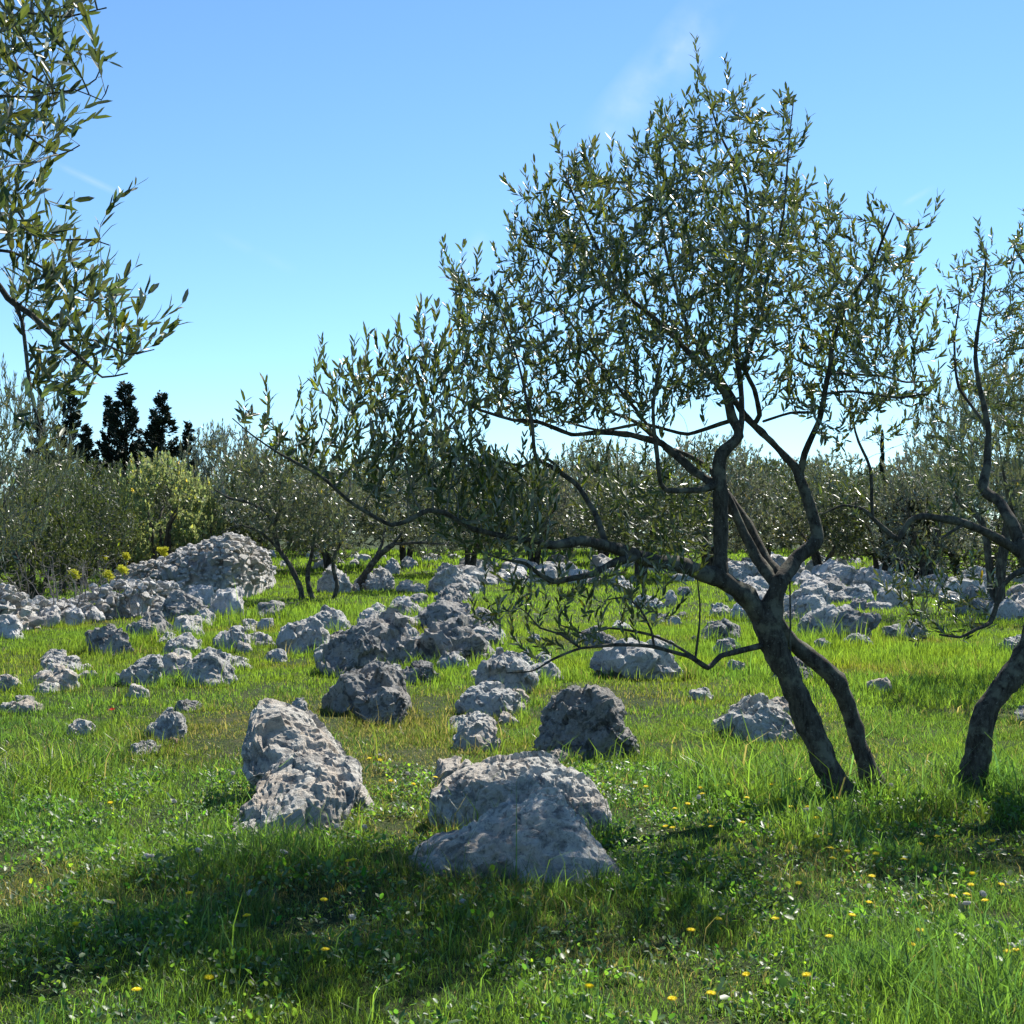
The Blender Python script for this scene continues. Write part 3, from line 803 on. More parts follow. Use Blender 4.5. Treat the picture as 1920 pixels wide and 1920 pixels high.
def colonize(seeds, att, step=.07, kill=.10, infl=.55, iters=90, up=.12, jitter=.12):
    pos = [np.array(s) for s in seeds]; par = [-1] * len(pos)
    A = np.array(att); S = np.array(pos)
    dmin = np.full(len(A), 1e9); near = np.zeros(len(A), int)
    for k in range(0, len(S), 400):
        D = np.linalg.norm(A[:, None] - S[None, k:k + 400], axis=2); j = D.argmin(1); d = D[np.arange(len(A)), j]
        m = d < dmin; dmin[m] = d[m]; near[m] = j[m] + k
    alive = np.ones(len(A), bool); kid = {}
    for it in range(iters):
        ok = alive & (dmin < infl * (1 if it > 2 else 3) + (it < 60) * 1.5)
        if not ok.any(): break
        nodes, inv = np.unique(near[ok], return_inverse=True)
        d = A[ok] - np.array([pos[i] for i in nodes])[inv]; d /= (np.linalg.norm(d, axis=1)[:, None] + 1e-9)
        acc = np.zeros((len(nodes), 3)); np.add.at(acc, inv, d)
        acc /= (np.linalg.norm(acc, axis=1)[:, None] + 1e-9)
        acc[:, 2] += up; acc += rng.normal(0, jitter, acc.shape); acc /= (np.linalg.norm(acc, axis=1)[:, None] + 1e-9)
        new = np.array([pos[i] for i in nodes]) + acc * step
        good = np.array([all(np.abs(pos[c] - new[k]).max() > step * .45 for c in kid.get(int(n_), ())) for k, n_ in enumerate(nodes)])
        bad = nodes[~good]
        if len(bad): alive &= ~np.isin(near, bad)
        if not good.any(): continue
        nodes = nodes[good]; new = new[good]
        base = len(pos)
        for k, n_ in enumerate(nodes): kid.setdefault(int(n_), []).append(base + k)
        for i, n_ in enumerate(nodes): pos.append(new[i]); par.append(int(n_))
        ai = np.where(alive)[0]
        D = np.linalg.norm(A[ai][:, None] - new[None], axis=2); j = D.argmin(1); dd = D[np.arange(len(ai)), j]
        m = dd < dmin[ai]; dmin[ai[m]] = dd[m]; near[ai[m]] = j[m] + base
        alive &= dmin > kill
    return np.array(pos), np.array(par), len(seeds)
def twigs_and_leaves(seeds, att, step=.07, kill=.10, leaf=(.075, .014), per=(4, 8), shoot=.16, simple=False, tip_r=.0013,
                     yellow=.05, up=.12, lean=None, along=.5, spread=.65, rmax=.02, upshoot=.9, leafless=False, infl=.55, rfac=1.0, gap=1.0):
    pos, par, ns = colonize(seeds, att, step, kill, infl=infl, up=up)
    n = len(pos)
    kids = [[] for _ in range(n)]
    for i in range(ns, n): kids[par[i]].append(i)
    r = np.full(n, tip_r); rp = np.zeros(n)
    for i in range(n - 1, ns - 1, -1):
        if kids[i]: r[i] = min(rmax, sum(r[k] ** 2.35 for k in kids[i]) ** (1 / 2.35))
    g = Geo()
    def walk(start, parent):
        chain = [parent, start]; rad = [r[start], r[start]]; cur = start; todo = []
        while kids[cur]:
            ks = sorted(kids[cur], key=lambda k: -r[k]); todo += [(k, cur) for k in ks[1:]]
            cur = ks[0]; chain.append(cur); rad.append(r[cur])
        return chain, rad, todo
    stack = [(k, i) for i in range(ns) for k in kids[i]]
    tips = []
    while stack:
        s, pr = stack.pop()
        ch, rad, todo = walk(s, pr); stack += todo
        p = pos[ch].copy()
        if len(p) > 3: p[1:-1] = (p[:-2] + 2 * p[1:-1] + p[2:]) / 4
        g.tube(p, np.array(rad) * rfac, 6 if rad[0] > .006 else (4 if rad[0] > .0025 else 3))
        tips.append((p, rad))
    LP, LD, LN = [], [], []
    UP = np.array([0, 0, 1.0])
    def leaves_on(path):
        """pairs of opposite leaves along a shoot"""
        seg = np.linalg.norm(np.diff(path, axis=0), axis=1).sum()
        m = max(2, int(seg / (leaf[0] * .36 * gap)))
        ts = np.linspace(.1, 1, m) * (len(path) - 1)
        ang = rng.uniform(0, 6.28)
        for t in ts:
            i = min(int(t), len(path) - 2); fpos = path[i] + (path[i + 1] - path[i]) * (t - i)
            d = path[i + 1] - path[i]; d /= (np.linalg.norm(d) + 1e-9)
            u, v_ = frame(d); ang += 1.57 + rng.normal(0, .25)
            for s_ in (0, math.pi):
                if rng.random() < .12: continue
                a = ang + s_; rad_ = u * math.cos(a) + v_ * math.sin(a)
                ld = d * math.cos(spread) + rad_ * math.sin(spread) + rng.normal(0, .12, 3) + UP * .20
                LP.append(fpos); LD.append(ld); LN.append(d - rad_ * .3 + rng.normal(0, .25, 3))
    if not leafless:
        for p, rad in tips:
            # a leafy shoot beyond the tip
            d = p[-1] - p[max(0, len(p) - 3)]; d /= (np.linalg.norm(d) + 1e-9)
            L = shoot * rng.uniform(.5, 1.5); m = 5
            path = [p[-1]]; dd = d.copy()
            tgt = UP * upshoot * 1.5 + (lean if lean is not None else 0) + rng.normal(0, .35, 3)
            for k in range(m):
                dd = dd * .7 + tgt * .3; dd /= (np.linalg.norm(dd) + 1e-9); path.append(path[-1] + dd * L / m)
            path = np.array(path); g.tube(path, np.linspace(tip_r, tip_r * .6, len(path)) * rfac, 3); leaves_on(path)
            thin = [i for i in range(len(rad)) if rad[i] < tip_r * 2.3]
            if len(thin) > 2 and rng.random() < along: leaves_on(p[thin])
    V, t, q, C = g.arrays()
    if leafless: return V, t, q, None
    LP, LD, LN = np.array(LP), np.array(LD), np.array(LN)
    m = len(LP)
    ln = leaf[0] * rng.uniform(.6, 1.25, m)
    lv, lt, lq, lc = leaves_geo(LP, LD, LN, ln, ln * leaf[1] / leaf[0] * rng.uniform(.8, 1.25, m), leaf_colors(m, yellow), simple)
    return (V, t, q, C), (lv, lt, lq, lc), m
def crown_object(parent, tw, lf, twmat, lfmat, origin, name='crown'):
    V, t, q, C = tw; lv, lt, lq, lc = lf; n = len(V)
    return mesh(name, np.concatenate([V, lv]) - np.asarray(origin), [t, q, lt + n, lq + n], [twmat, lfmat], [0, 0, 1, 1],
                col=np.concatenate([C, lc]), parent=parent, smooth=not True)
def in_poly(p, poly):
    x, y = p[:, 0], p[:, 1]; r = np.zeros(len(p), bool); n = len(poly)
    for i in range(n):
        x0, y0 = poly[i]; x1, y1 = poly[(i + 1) % n]
        c = ((y0 > y) != (y1 > y)) & (x < (x1 - x0) * (y - y0) / ((y1 - y0) + 1e-9) + x0); r ^= c
    return r
def poly_dist(p, poly):
    d = np.full(len(p), 1e9); n = len(poly)
    for i in range(n):
        a = np.array(poly[i], float); b = np.array(poly[(i + 1) % n], float); ab = b - a
        t = np.clip(((p - a) @ ab) / (ab @ ab), 0, 1); d = np.minimum(d, np.linalg.norm(p - (a + t[:, None] * ab), axis=1))
    return d
def attract(poly, n, Yc, th, clump=.0, freq=2.2, soft=130):
    poly = [tuple(q) for q in poly]; a = np.array(poly); o = []
    while len(o) < n:
        p = rng.uniform(a.min(0), a.max(0), (n * 2, 2)); p = p[in_poly(p, poly)]
        d = poly_dist(p, poly); t = th * np.sqrt(np.clip(d / soft, .06, 1)) * rng.uniform(-1, 1, len(p))
        Yv = (Yc(p[:, 0], p[:, 1]) if callable(Yc) else Yc) + t
        w_ = np.array([P(q[0], q[1], y) for q, y in zip(p, Yv)])
        if clump: w_ = w_[perlin(w_ * freq + 5) > clump]
        o += list(w_)
    return np.array(o[:n])
def limbs_of(root, origin, limbs, Y0, seeds, mat=BARK):
    """limbs: (name, [(px, py, radius_px, dy)...]); dy moves a point nearer (-) or farther (+) than the tree's foot"""
    for name, pts in limbs:
        q = []
        for px, py, rp, dy in pts:
            Y = Y0 + dy; p = P(px, py, Y); q.append([*p, rp / FPX * Y])
        c = catmull(np.array(q), .035 if q[0][3] > .02 else .05, .30)
        wob = np.stack([perlin(c[:, :3] * 3 + k * 9) for k in range(3)], 1) * np.minimum(c[:, 3:4] * .8, .012)
        pos = c[:, :3] + wob; rad = np.maximum(c[:, 3] * np.where(c[:, 3] > .075, .85, .78) * np.where(c[:, 3] < .03, .85, 1), .0022)
        g = Geo(); g.tube(pos - origin, rad, 16 if rad[0] > .03 else 10, bumpy=.26 if rad[0] > .02 else .14)
        V, t, qd, C = g.arrays(); mesh(name, V, [t, qd], mat, parent=root)
        s = pos[rad < .05]; seeds += list(s[::2])
OV, OG = 'olive tree', None

# ---- the forked olive that fills the right half
Y0 = G(1600, 1500) 
org = np.array([P(1610, 1500, Y0)[0], Y0, gz(P(1610, 1500, Y0)[0], Y0)])
main = thing('olive_tree', 'big spreading olive whose two leaning trunks join in a fork, right of centre', OV, org)
seeds = []
limbs_of(main, org, [
 ('trunk', [(1614,1565,56,0),(1596,1522,38,0),(1558,1448,27,0),(1522,1362,27,0),(1490,1290,26,0),(1456,1218,28,0),(1440,1165,33,0),(1448,1125,24,0),(1459,1095,20,0)]),
 ('trunk', [(1690,1552,58,.15),(1662,1506,35,.15),(1633,1458,24,.15),(1611,1400,21,.15),(1592,1330,21,.15),(1570,1276,23,.12),(1530,1242,20,.1),(1490,1205,18,.05),(1464,1178,19,0),(1450,1150,14,0)]),
 ('limb', [(1442,1172,24,0),(1400,1120,24,-.02),(1355,1085,22,-.05),(1292,1064,19,-.15),(1232,1054,17,-.3),(1190,1040,16,-.4),(1148,1025,14,-.5),(1092,1014,12,-.7),(1040,1022,11,-.85),(1005,1016,9,-.95),(940,1004,8,-1.1),(880,986,7,-1.2),(835,962,7,-1.3),(800,958,6.5,-1.35),(765,978,6,-1.4),(733,986,6,-1.45),(692,962,5.5,-1.5),(650,935,5,-1.55),(600,892,4.5,-1.6),(520,848,3.5,-1.65),(470,815,2.5,-1.7),(436,785,1.6,-1.7)]),
 ('limb', [(1200,1042,11,-.4),(1150,1054,10,-.5),(1112,1074,9,-.6),(1070,1084,8,-.65),(1036,1091,8,-.7),(1010,1076,6,-.75),(985,1056,5,-.85),(950,1050,4,-.9),(915,1040,3,-.95)]),
 ('limb', [(1188,1046,8,-.4),(1155,1060,6,-.35),(1120,1066,4,-.3)]),
 ('limb', [(1355,1090,19,-.05),(1352,1010,18,0),(1351,940,19,0),(1347,880,17,0),(1354,850,15,0),(1386,815,14,.05),(1372,782,11,.1),(1360,735,10,.1),(1322,692,9,.05),(1272,640,8,0),(1230,602,7,-.1),(1180,560,6,-.2),(1130,480,4.5,-.3),(1090,400,3.5,-.4),(1060,330,2,-.4)]),
 ('limb', [(1345,905,10,0),(1312,917,9,-.1),(1250,920,8,-.2),(1236,895,7,-.25),(1228,830,6,-.3),(1225,760,5,-.4),(1235,690,4,-.45)]),
 ('limb', [(1340,908,12,0),(1290,870,10,.1),(1242,832,9,.2),(1182,815,8,.2),(1130,812,7,.15),(1072,816,6,.1),(1010,790,5.5,0),(960,788,5,-.1),(900,770,4,-.1),(850,742,3,-.1),(800,730,2,-.1)]),
 ('limb', [(1388,815,9,.05),(1392,740,8,.2),(1378,650,8,.3),(1386,540,7,.35),(1400,450,6,.35),(1396,350,5,.3),(1350,250,3,.3),(1322,160,1.8,.3)]),
 ('limb', [(1376,786,6,.1),(1350,795,6,.2),(1290,815,5,.3),(1242,802,5,.4),(1200,796,5,.5),(1130,806,4,.6),(1060,790,3,.7)]),
 ('limb', [(1136,1024,9,-.55),(1116,960,8,-.45),(1082,910,7,-.4),(1036,876,7,-.4),(1006,856,6,-.4),(1000,800,5,-.4),(985,740,4,-.4),(965,660,3,-.4),(940,590,2,-.4)]),
 ('limb', [(1058,893,4.5,-.4),(1030,860,4,-.5),(980,872,4,-.55),(920,860,3.5,-.6),(860,850,2.5,-.7)]),
 ('limb', [(1005,858,5,-.4),(975,878,4,-.45),(930,874,3,-.5),(880,870,2,-.5)]),
 ('limb', [(1456,1105,19,0),(1460,1092,19,0),(1490,1050,17,.1),(1530,1013,16,.15),(1520,960,13,.2),(1500,900,12,.25),(1494,880,11,.25),(1462,846,9,.3),(1430,812,9,.35),(1400,782,9,.35),(1372,740,8,.4),(1340,690,7,.5),(1300,640,6,.6),(1270,560,5,.6),(1250,470,4,.6),(1235,360,3,.6),(1228,260,2,.6)]),
 ('limb', [(1500,895,9,.25),(1510,850,9,.2),(1536,790,8,.15),(1548,730,8,.1),(1557,690,7,.1),(1562,640,6,.1),(1590,565,5,.1),(1636,500,4.5,0),(1660,440,3.5,0),(1676,400,2,0)]),
 ('limb', [(1412,797,8,.35),(1426,778,7.5,.3),(1416,730,7,.2),(1396,690,6.5,.1),(1410,640,6,0),(1428,590,5,-.1),(1442,510,4,-.1),(1470,400,3,-.1),(1478,280,2.2,-.1),(1488,190,1.5,-.1)]),
 ('limb', [(1545,738,4,.1),(1600,733,4,0),(1680,746,3.5,-.2),(1735,738,2.5,-.3)]),
 ('limb', [(1530,772,4.5,.15),(1482,774,4,.2),(1432,790,4,.3)]),
 ('limb', [(1556,700,4,.1),(1650,704,3.5,.3),(1700,716,3,.5),(1748,714,2,.6)]),
 ('limb', [(1466,1088,11,0),(1436,1040,10,.2),(1402,980,9,.35),(1370,930,8,.5),(1330,880,8,.6),(1290,854,7,.7),(1242,834,6,.8),(1190,790,5,.9),(1120,760,3.5,1.0),(1060,700,2.5,1.0)]),
 ('limb', [(1456,1102,15,0),(1422,1050,14,.15),(1391,990,12,.2),(1362,930,11,.2),(1336,905,10,.25),(1300,880,8,.3),(1250,842,7,.35),(1200,780,5,.4),(1140,700,4,.4),(1080,620,3,.4),(1010,520,2,.4)]),
 ('limb', [(1432,1210,9,-.02),(1382,1222,8,-.15),(1352,1230,8,-.25),(1326,1254,8,-.3),(1292,1231,6,-.4),(1232,1213,5.5,-.5),(1160,1209,5,-.6),(1090,1215,4,-.7),(1040,1236,3.2,-.75),(1000,1258,2.6,-.8),(950,1262,1.8,-.85)]),
 ('limb', [(1303,1235,4.5,-.38),(1262,1208,4,-.3),(1222,1192,4,-.25),(1180,1183,3.5,-.2),(1140,1178,3.2,-.2),(1100,1190,2.6,-.2),(1052,1172,1.8,-.2)]),
 ('limb', [(1088,1214,3.6,-.7),(1052,1190,3.2,-.75),(1012,1178,2.8,-.8),(990,1152,2,-.85),(975,1140,1.5,-.85)]),
 ('limb', [(1228,1213,3.6,-.5),(1222,1180,3.2,-.5),(1200,1140,3,-.5),(1172,1120,2.4,-.5),(1140,1124,1.6,-.5)]),
 ('limb', [(1303,1236,3.5,-.35),(1310,1180,3,-.35),(1312,1130,2.4,-.3),(1308,1085,1.8,-.3)]),
 ('limb', [(1484,1246,3.2,-.02),(1482,1180,3,-.05),(1481,1090,2.2,-.1)]),
], Y0, seeds)
crown_poly = [(833,505),(858,600),(846,690),(868,780),(960,800),(1080,800),(1180,790),(1300,770),(1360,740),(1420,700),(1470,760),(1540,830),(1580,840),(1640,770),(1740,755),(1752,640),(1748,560),(1700,480),(1640,470),(1600,500),(1575,470),(1574,390),(1520,370),(1480,330),(1500,260),(1488,165),(1462,240),(1435,260),(1385,190),(1365,180),(1335,150),(1305,125),(1300,230),(1245,215),(1205,262),(1180,330),(1110,320),(1092,300),(1045,275),(1052,345),(1010,390),(965,345),(1000,440),(940,470),(915,530)]
att = [attract(crown_poly, 3000, Y0 + .15, 1.05, -.16, 2.0)]
att.append(attract([(842,630),(770,630),(730,690),(690,680),(625,680),(582,722),(610,800),(560,790),(440,772),(520,850),(600,915),(700,960),(800,950),(880,880),(900,820),(850,760)], 800, Y0 - 1.35, .35, soft=70))
att.append(attract([(800,880),(900,850),(1030,890),(1040,960),(1010,1050),(900,1060),(820,1010)], 420, Y0 - 1.0, .4, soft=70))
att.append(attract([(960,1070),(1060,1040),(1300,1080),(1290,1150),(1200,1190),(1000,1230),(900,1180),(880,1110)], 130, Y0 - .55, .35, soft=80))
att.append(attract([(1600,470),(1640,370),(1745,440),(1720,520),(1640,540)], 40, Y0, .3, soft=80))
att.append(attract([(1080,880),(1330,880),(1340,1060),(1150,1000)], 90, Y0 + .2, .5, soft=80))
tw, lf, nl = twigs_and_leaves(seeds, np.concatenate(att), step=.055, kill=.062, leaf=(.062, .0155), shoot=.16, along=.9, spread=.62, gap=1.0)
print('main leaves', nl)
crown_object(main, tw, lf, TWIG, LEAF, org)

# ---- olive cut by the right edge
Y1 = G(1820, 1485)
org = np.array([P(1820, 1485, Y1)[0], Y1, gz(P(1820, 1485, Y1)[0], Y1)])
rt = thing('olive_tree', 'olive with one crooked trunk bending out past the right edge', OV, org)
seeds = []
limbs_of(rt, org, [
 ('trunk', [(1808,1545,54,0),(1817,1490,34,0),(1835,1400,27,0),(1848,1335,25,0),(1882,1290,25,.02),(1925,1235,28,.05),(1955,1150,30,.1),(1952,1085,30,.1),(1930,1040,26,.1),(1912,1018,20,.12)]),
 ('limb', [(1918,1042,13,.1),(1850,1000,10.5,.05),(1800,980,9.5,0),(1732,965,8.5,0),(1706,975,8,0),(1681,1011,8,0),(1650,985,6,0),(1620,955,5,0),(1580,947,4,0),(1540,965,2,0)]),
 ('limb', [(1638,968,5,0),(1631,880,4.5,.05),(1611,830,4,.1),(1600,790,3,.1),(1612,740,2,.1)]),
 ('limb', [(1918,1025,17,.12),(1892,970,14,.2),(1872,940,13,.3),(1842,920,12,.4),(1850,870,9,.5),(1851,800,8,.6),(1836,720,7,.7),(1830,650,5.5,.8),(1842,560,4,.9),(1848,470,2.5,1.0)]),
 ('limb', [(1945,1065,10,.1),(1905,1075,8.5,0),(1882,1095,8,0),(1866,1140,7,0),(1856,1166,7,0),(1830,1178,5,-.1),(1800,1195,4,-.1),(1762,1190,2.5,-.1)]),
 ('limb', [(1810,982,5,0),(1780,1000,4,-.05),(1765,1010,2,-.1)]),
 ('limb', [(1940,1050,18,.1),(1990,960,15,.3),(2030,850,12,.6),(2010,700,8,.9),(1960,560,5,1.0),(1900,460,3,1.0)]),
 ('limb', [(1850,800,5,.6),(1800,730,4,.8),(1790,640,3,.9),(1800,560,2,.9)])], Y1, seeds)
att = [attract([(1785,520),(1842,432),(1870,500),(1892,440),(1960,420),(2080,500),(2160,700),(2080,900),(1930,860),(1860,780),(1790,740),(1765,640)], 1000, Y1 + 1.1, .8, -.1, 2),
       attract([(1620,760),(1680,690),(1780,740),(1760,830),(1640,860)], 22, Y1 + .3, .3),
       attract([(1530,930),(1640,880),(1680,960),(1560,1000)], 16, Y1, .2),
       attract([(1650,1090),(1760,1040),(1880,1080),(1850,1200),(1720,1210)], 120, Y1 + .0, .4, soft=60),
       attract([(1700,880),(1800,850),(1860,930),(1790,1010),(1720,960)], 34, Y1 + .3, .4)]
tw, lf, nl = twigs_and_leaves(seeds, np.concatenate(att), step=.055, kill=.065, leaf=(.058, .0135), shoot=.13, along=.75, spread=.72, gap=1.0)
crown_object(rt, tw, lf, TWIG, LEAF, org)

# ---- olive whose boughs hang in from the left
Y2 = 4.9
X2 = P(-420, 1000, Y2)[0]; org = np.array([X2, Y2, gz(X2, Y2)])
lt = thing('olive_tree', 'near olive whose leafy boughs hang in from the upper left corner', OV, org)
seeds = []
def gpx(X, Yy): return X / Yy * FPX + 960
bx = gpx(X2, Y2)
limbs_of(lt, org, [
 ('trunk', [(bx,1930,52,0),(bx,1840,44,0),(bx+20,1500,40,0),(bx-10,1200,36,0),(bx+20,950,32,0)]),
 ('limb', [(bx+15,980,28,0),(bx+120,760,20,.05),(bx+250,560,15,.1),(-80,500,10,.1),(-20,515,9,.1),(12,556,9,.1),(60,590,8,.1),(110,640,7,.1),(150,672,4.5,.1),(192,708,3,.1),(240,700,2,.1)]),
 ('limb', [(24,562,6,.1),(40,600,5,.1),(47,660,5,.1),(55,720,4.5,.1),(66,770,3.5,.1),(80,810,2,.1)]),
 ('limb', [(-80,500,8,.1),(0,470,4.5,.2),(40,480,4,.3),(100,512,3.5,.3),(170,560,3,.3),(230,600,2,.3)]),
 ('limb', [(110,640,4,.1),(180,640,3.5,0),(240,665,2.8,0),(290,655,1.8,0)]),
 ('limb', [(bx+20,980,28,0),(bx+100,600,22,-.1),(bx+230,300,14,0),(-120,150,9,0),(-40,60,6,0),(40,25,4,0),(120,32,3,0),(200,15,2,0)]),
 ('limb', [(-120,150,7,0),(-30,85,5,0),(40,130,4,.1),(100,165,3.4,.1),(140,172,2.8,.1),(180,148,2,.1),(197,105,1.5,.1)]),
 ('limb', [(-120,170,6,0),(-20,180,4,-.1),(60,182,3,-.1),(140,168,2,-.1),(190,188,1.5,-.1),(203,160,1.2,-.1)]),
 ('limb', [(bx+230,300,10,0),(-90,240,7,0),(-10,232,4,0),(50,255,3,0),(110,290,2.4,0),(150,272,1.6,0)]),
 ('limb', [(bx+235,420,10,0),(-80,380,7,.1),(0,365,4,.1),(32,392,3.6,.1),(62,440,3.2,.1),(100,450,2.8,.1),(170,450,2.4,.1),(205,460,1.5,.1)])], Y2, seeds)
att = [attract([(-330,-260),(150,-260),(190,0),(150,60),(110,200),(130,240),(110,300),(95,360),(60,440),(-60,450),(-330,420)], 900, Y2, .75, soft=120),
       attract([(0,430),(100,450),(140,480),(190,520),(240,560),(300,625),(270,680),(170,715),(90,760),(50,740),(60,680),(20,600)], 330, Y2 + .15, .3, soft=60),
       attract([(40,740),(150,720),(160,770),(110,830),(40,820)], 30, Y2 + .1, .2),
       attract([(150,395),(215,390),(220,430),(180,450)], 4, Y2 + .1, .1)]
tw, lf, nl = twigs_and_leaves(seeds, np.concatenate(att), step=.04, kill=.05, leaf=(.068, .0165), shoot=.13, along=.6, gap=1.15, spread=.5, lean=np.array([.55, 0, 0]), upshoot=.6)
crown_object(lt, tw, lf, TWIG, LEAF, org)

# ---- small olives in the middle distance
def traced_tree(label, foot, limbs, polys, leaf=(.085, .017), **k):
    Yt = G(*foot); X = P(foot[0], foot[1], Yt)[0]; og = np.array([X, Yt, gz(X, Yt)])
    r_ = thing('olive_tree', label, OV, og); seeds = []
    limbs_of(r_, og, limbs, Yt, seeds)
    att = np.concatenate([attract(p, n, Yt + dy, th, -.15, 1.2, soft=60) for p, n, dy, th in polys])
    tw, lf, nl = twigs_and_leaves(seeds, att, leaf=leaf, simple=True, **k)
    print(label[:30], nl)
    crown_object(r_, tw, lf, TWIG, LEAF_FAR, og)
traced_tree('small olive on three thin dark trunks in the left middle of the meadow', (580, 1124), [
 ('trunk', [(568,1134,8,0),(563,1105,6.5,0),(545,1062,6,0),(524,1030,5.5,0),(516,1000,6,0),(517,975,6,0)]),
 ('limb', [(516,985,4.5,0),(495,958,4,0),(460,940,3.5,-.2),(430,934,3,-.3),(402,918,2.2,-.4)]),
 ('limb', [(517,975,5,0),(528,950,4,0),(522,925,3,.2),(505,900,2,.4)]),
 ('limb', [(522,1028,3.5,0),(490,1000,3,-.3),(450,985,2.4,-.5),(415,1000,1.6,-.6)]),
 ('trunk', [(590,1132,7,.2),(578,1100,6,.2),(578,1068,5.5,.3),(585,1035,4.5,.3),(590,1000,3,.3)]),
 ('trunk', [(622,1132,6,.3),(632,1100,5,.3),(624,1065,4.5,.3),(630,1035,3.5,.3),(650,1000,2.5,.4)])],
 [([(398,930),(420,870),(500,840),(600,860),(660,900),(700,960),(690,1030),(640,1058),(560,1060),(530,1010),(470,1000),(420,975)], 1700, .2, 1.2)],
 step=.11, kill=.11, shoot=.2, along=.9, leaf=(.11, .028), infl=1.0, rfac=1.6, gap=.75)
traced_tree('small olive with a single trunk leaning right at the back of the meadow', (668, 1106), [
 ('trunk', [(664,1118,9,0),(672,1100,8,0),(690,1068,7.5,0),(712,1040,7,0),(738,1020,6,0)]),
 ('limb', [(700,1055,4,0),(716,1020,3.5,.2),(722,990,2.5,.4)]),
 ('limb', [(738,1020,4,0),(790,1018,3,-.3),(840,1020,2,-.5)]),
 ('limb', [(736,1022,4,0),(760,990,3.2,.2),(780,950,2.4,.4)])],
 [([(690,980),(720,900),(800,870),(880,900),(900,980),(880,1030),(800,1050),(740,1020)], 1400, .3, 1.2)],
 step=.11, kill=.11, shoot=.2, along=.9, leaf=(.11, .028), infl=1.0, rfac=1.6, gap=.75)

# ------------------------------------------------------------------ background olives (prototypes copied)
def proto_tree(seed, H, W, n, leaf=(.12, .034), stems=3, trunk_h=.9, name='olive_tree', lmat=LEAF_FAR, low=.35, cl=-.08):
    rg = np.random.default_rng(seed)
    root = bpy.data.objects.new(name, None); link(root)
    seeds = []
    g = Geo()
    for s_ in range(stems):
        a = s_ / stems * 6.28 + rg.uniform(0, 1)
        tip = np.array([math.cos(a) * W * .28, math.sin(a) * W * .28, H * .62])
        pts = np.array([[math.cos(a) * .06, math.sin(a) * .06, -.15, .10], [math.cos(a) * .15, math.sin(a) * .15, trunk_h * .5, .075],
                        [math.cos(a) * W * .1 + rg.normal(0, .08), math.sin(a) * W * .1, trunk_h, .06], [*(tip * [.6, .6, .8] + rg.normal(0, .1, 3)), .035], [*tip, .015]])
        c = catmull(pts, .08); g.tube(c[:, :3], c[:, 3], 8, bumpy=.15); seeds += list(c[len(c) // 3:, :3])
    V, t, q, C = g.arrays(); mesh('trunk', V, [t, q], BARK, parent=root)
    p = rg.uniform(-1, 1, (n * 6, 3)); p = p[np.linalg.norm(p, axis=1) < 1]
    p = p[np.linalg.norm(p, axis=1) > .35]
    a = np.stack([p[:, 0] * W / 2, p[:, 1] * W / 2, H * low + (H * (1 - low)) * (p[:, 2] + 1) / 2], 1)
    a = a[perlin(a * 1.0 + seed) > cl][:n]
    tw, lf, nl = twigs_and_leaves(seeds, a, step=.12, kill=.12, leaf=leaf, shoot=.2, along=.9, simple=True, infl=1.0, rfac=1.3, gap=.7)
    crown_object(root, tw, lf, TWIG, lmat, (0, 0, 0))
    print('proto', seed, nl)
    return root
def copy_tree(o):
    c = o.copy(); COL.objects.link(c)
    for ch in o.children:
        d = ch.copy(); COL.objects.link(d); d.parent = c
    return c
used = set()
def place(proto, px, top, base, wpx=None, Y=None, label='', group=None, cat=OV, H=3.2, W=3.4, rot=None):
    o = proto if proto.name not in used else copy_tree(proto)
    used.add(proto.name)
    if Y is None: Y = G(px, base)
    x = P(px, base, Y)[0]; z = gz(x, Y)
    zt = P(px, top, Y)[2]; s = (zt - z) / H
    sw = (wpx / FPX * Y) / W if wpx else s
    o.location = (x, Y, z); o.scale = (sw, sw, s); o.rotation_euler = (0, 0, rng.uniform(0, 6.28) if rot is None else rot)
    tag(o, label, cat, group)
    return o
HI = proto_tree(24, 3.2, 3.4, 1800, low=.42, trunk_h=1.2, leaf=(.085, .02))
PR = [proto_tree(21, 3.2, 3.4, 1700, low=.08), proto_tree(22, 3.2, 3.4, 1700, stems=2, trunk_h=.9, low=.14, lmat=LEAF_DARK), proto_tree(23, 3.2, 3.4, 1700, stems=4, low=.04, lmat=LEAF_PALE)]
gO = 'grey-green olives closing the meadow'
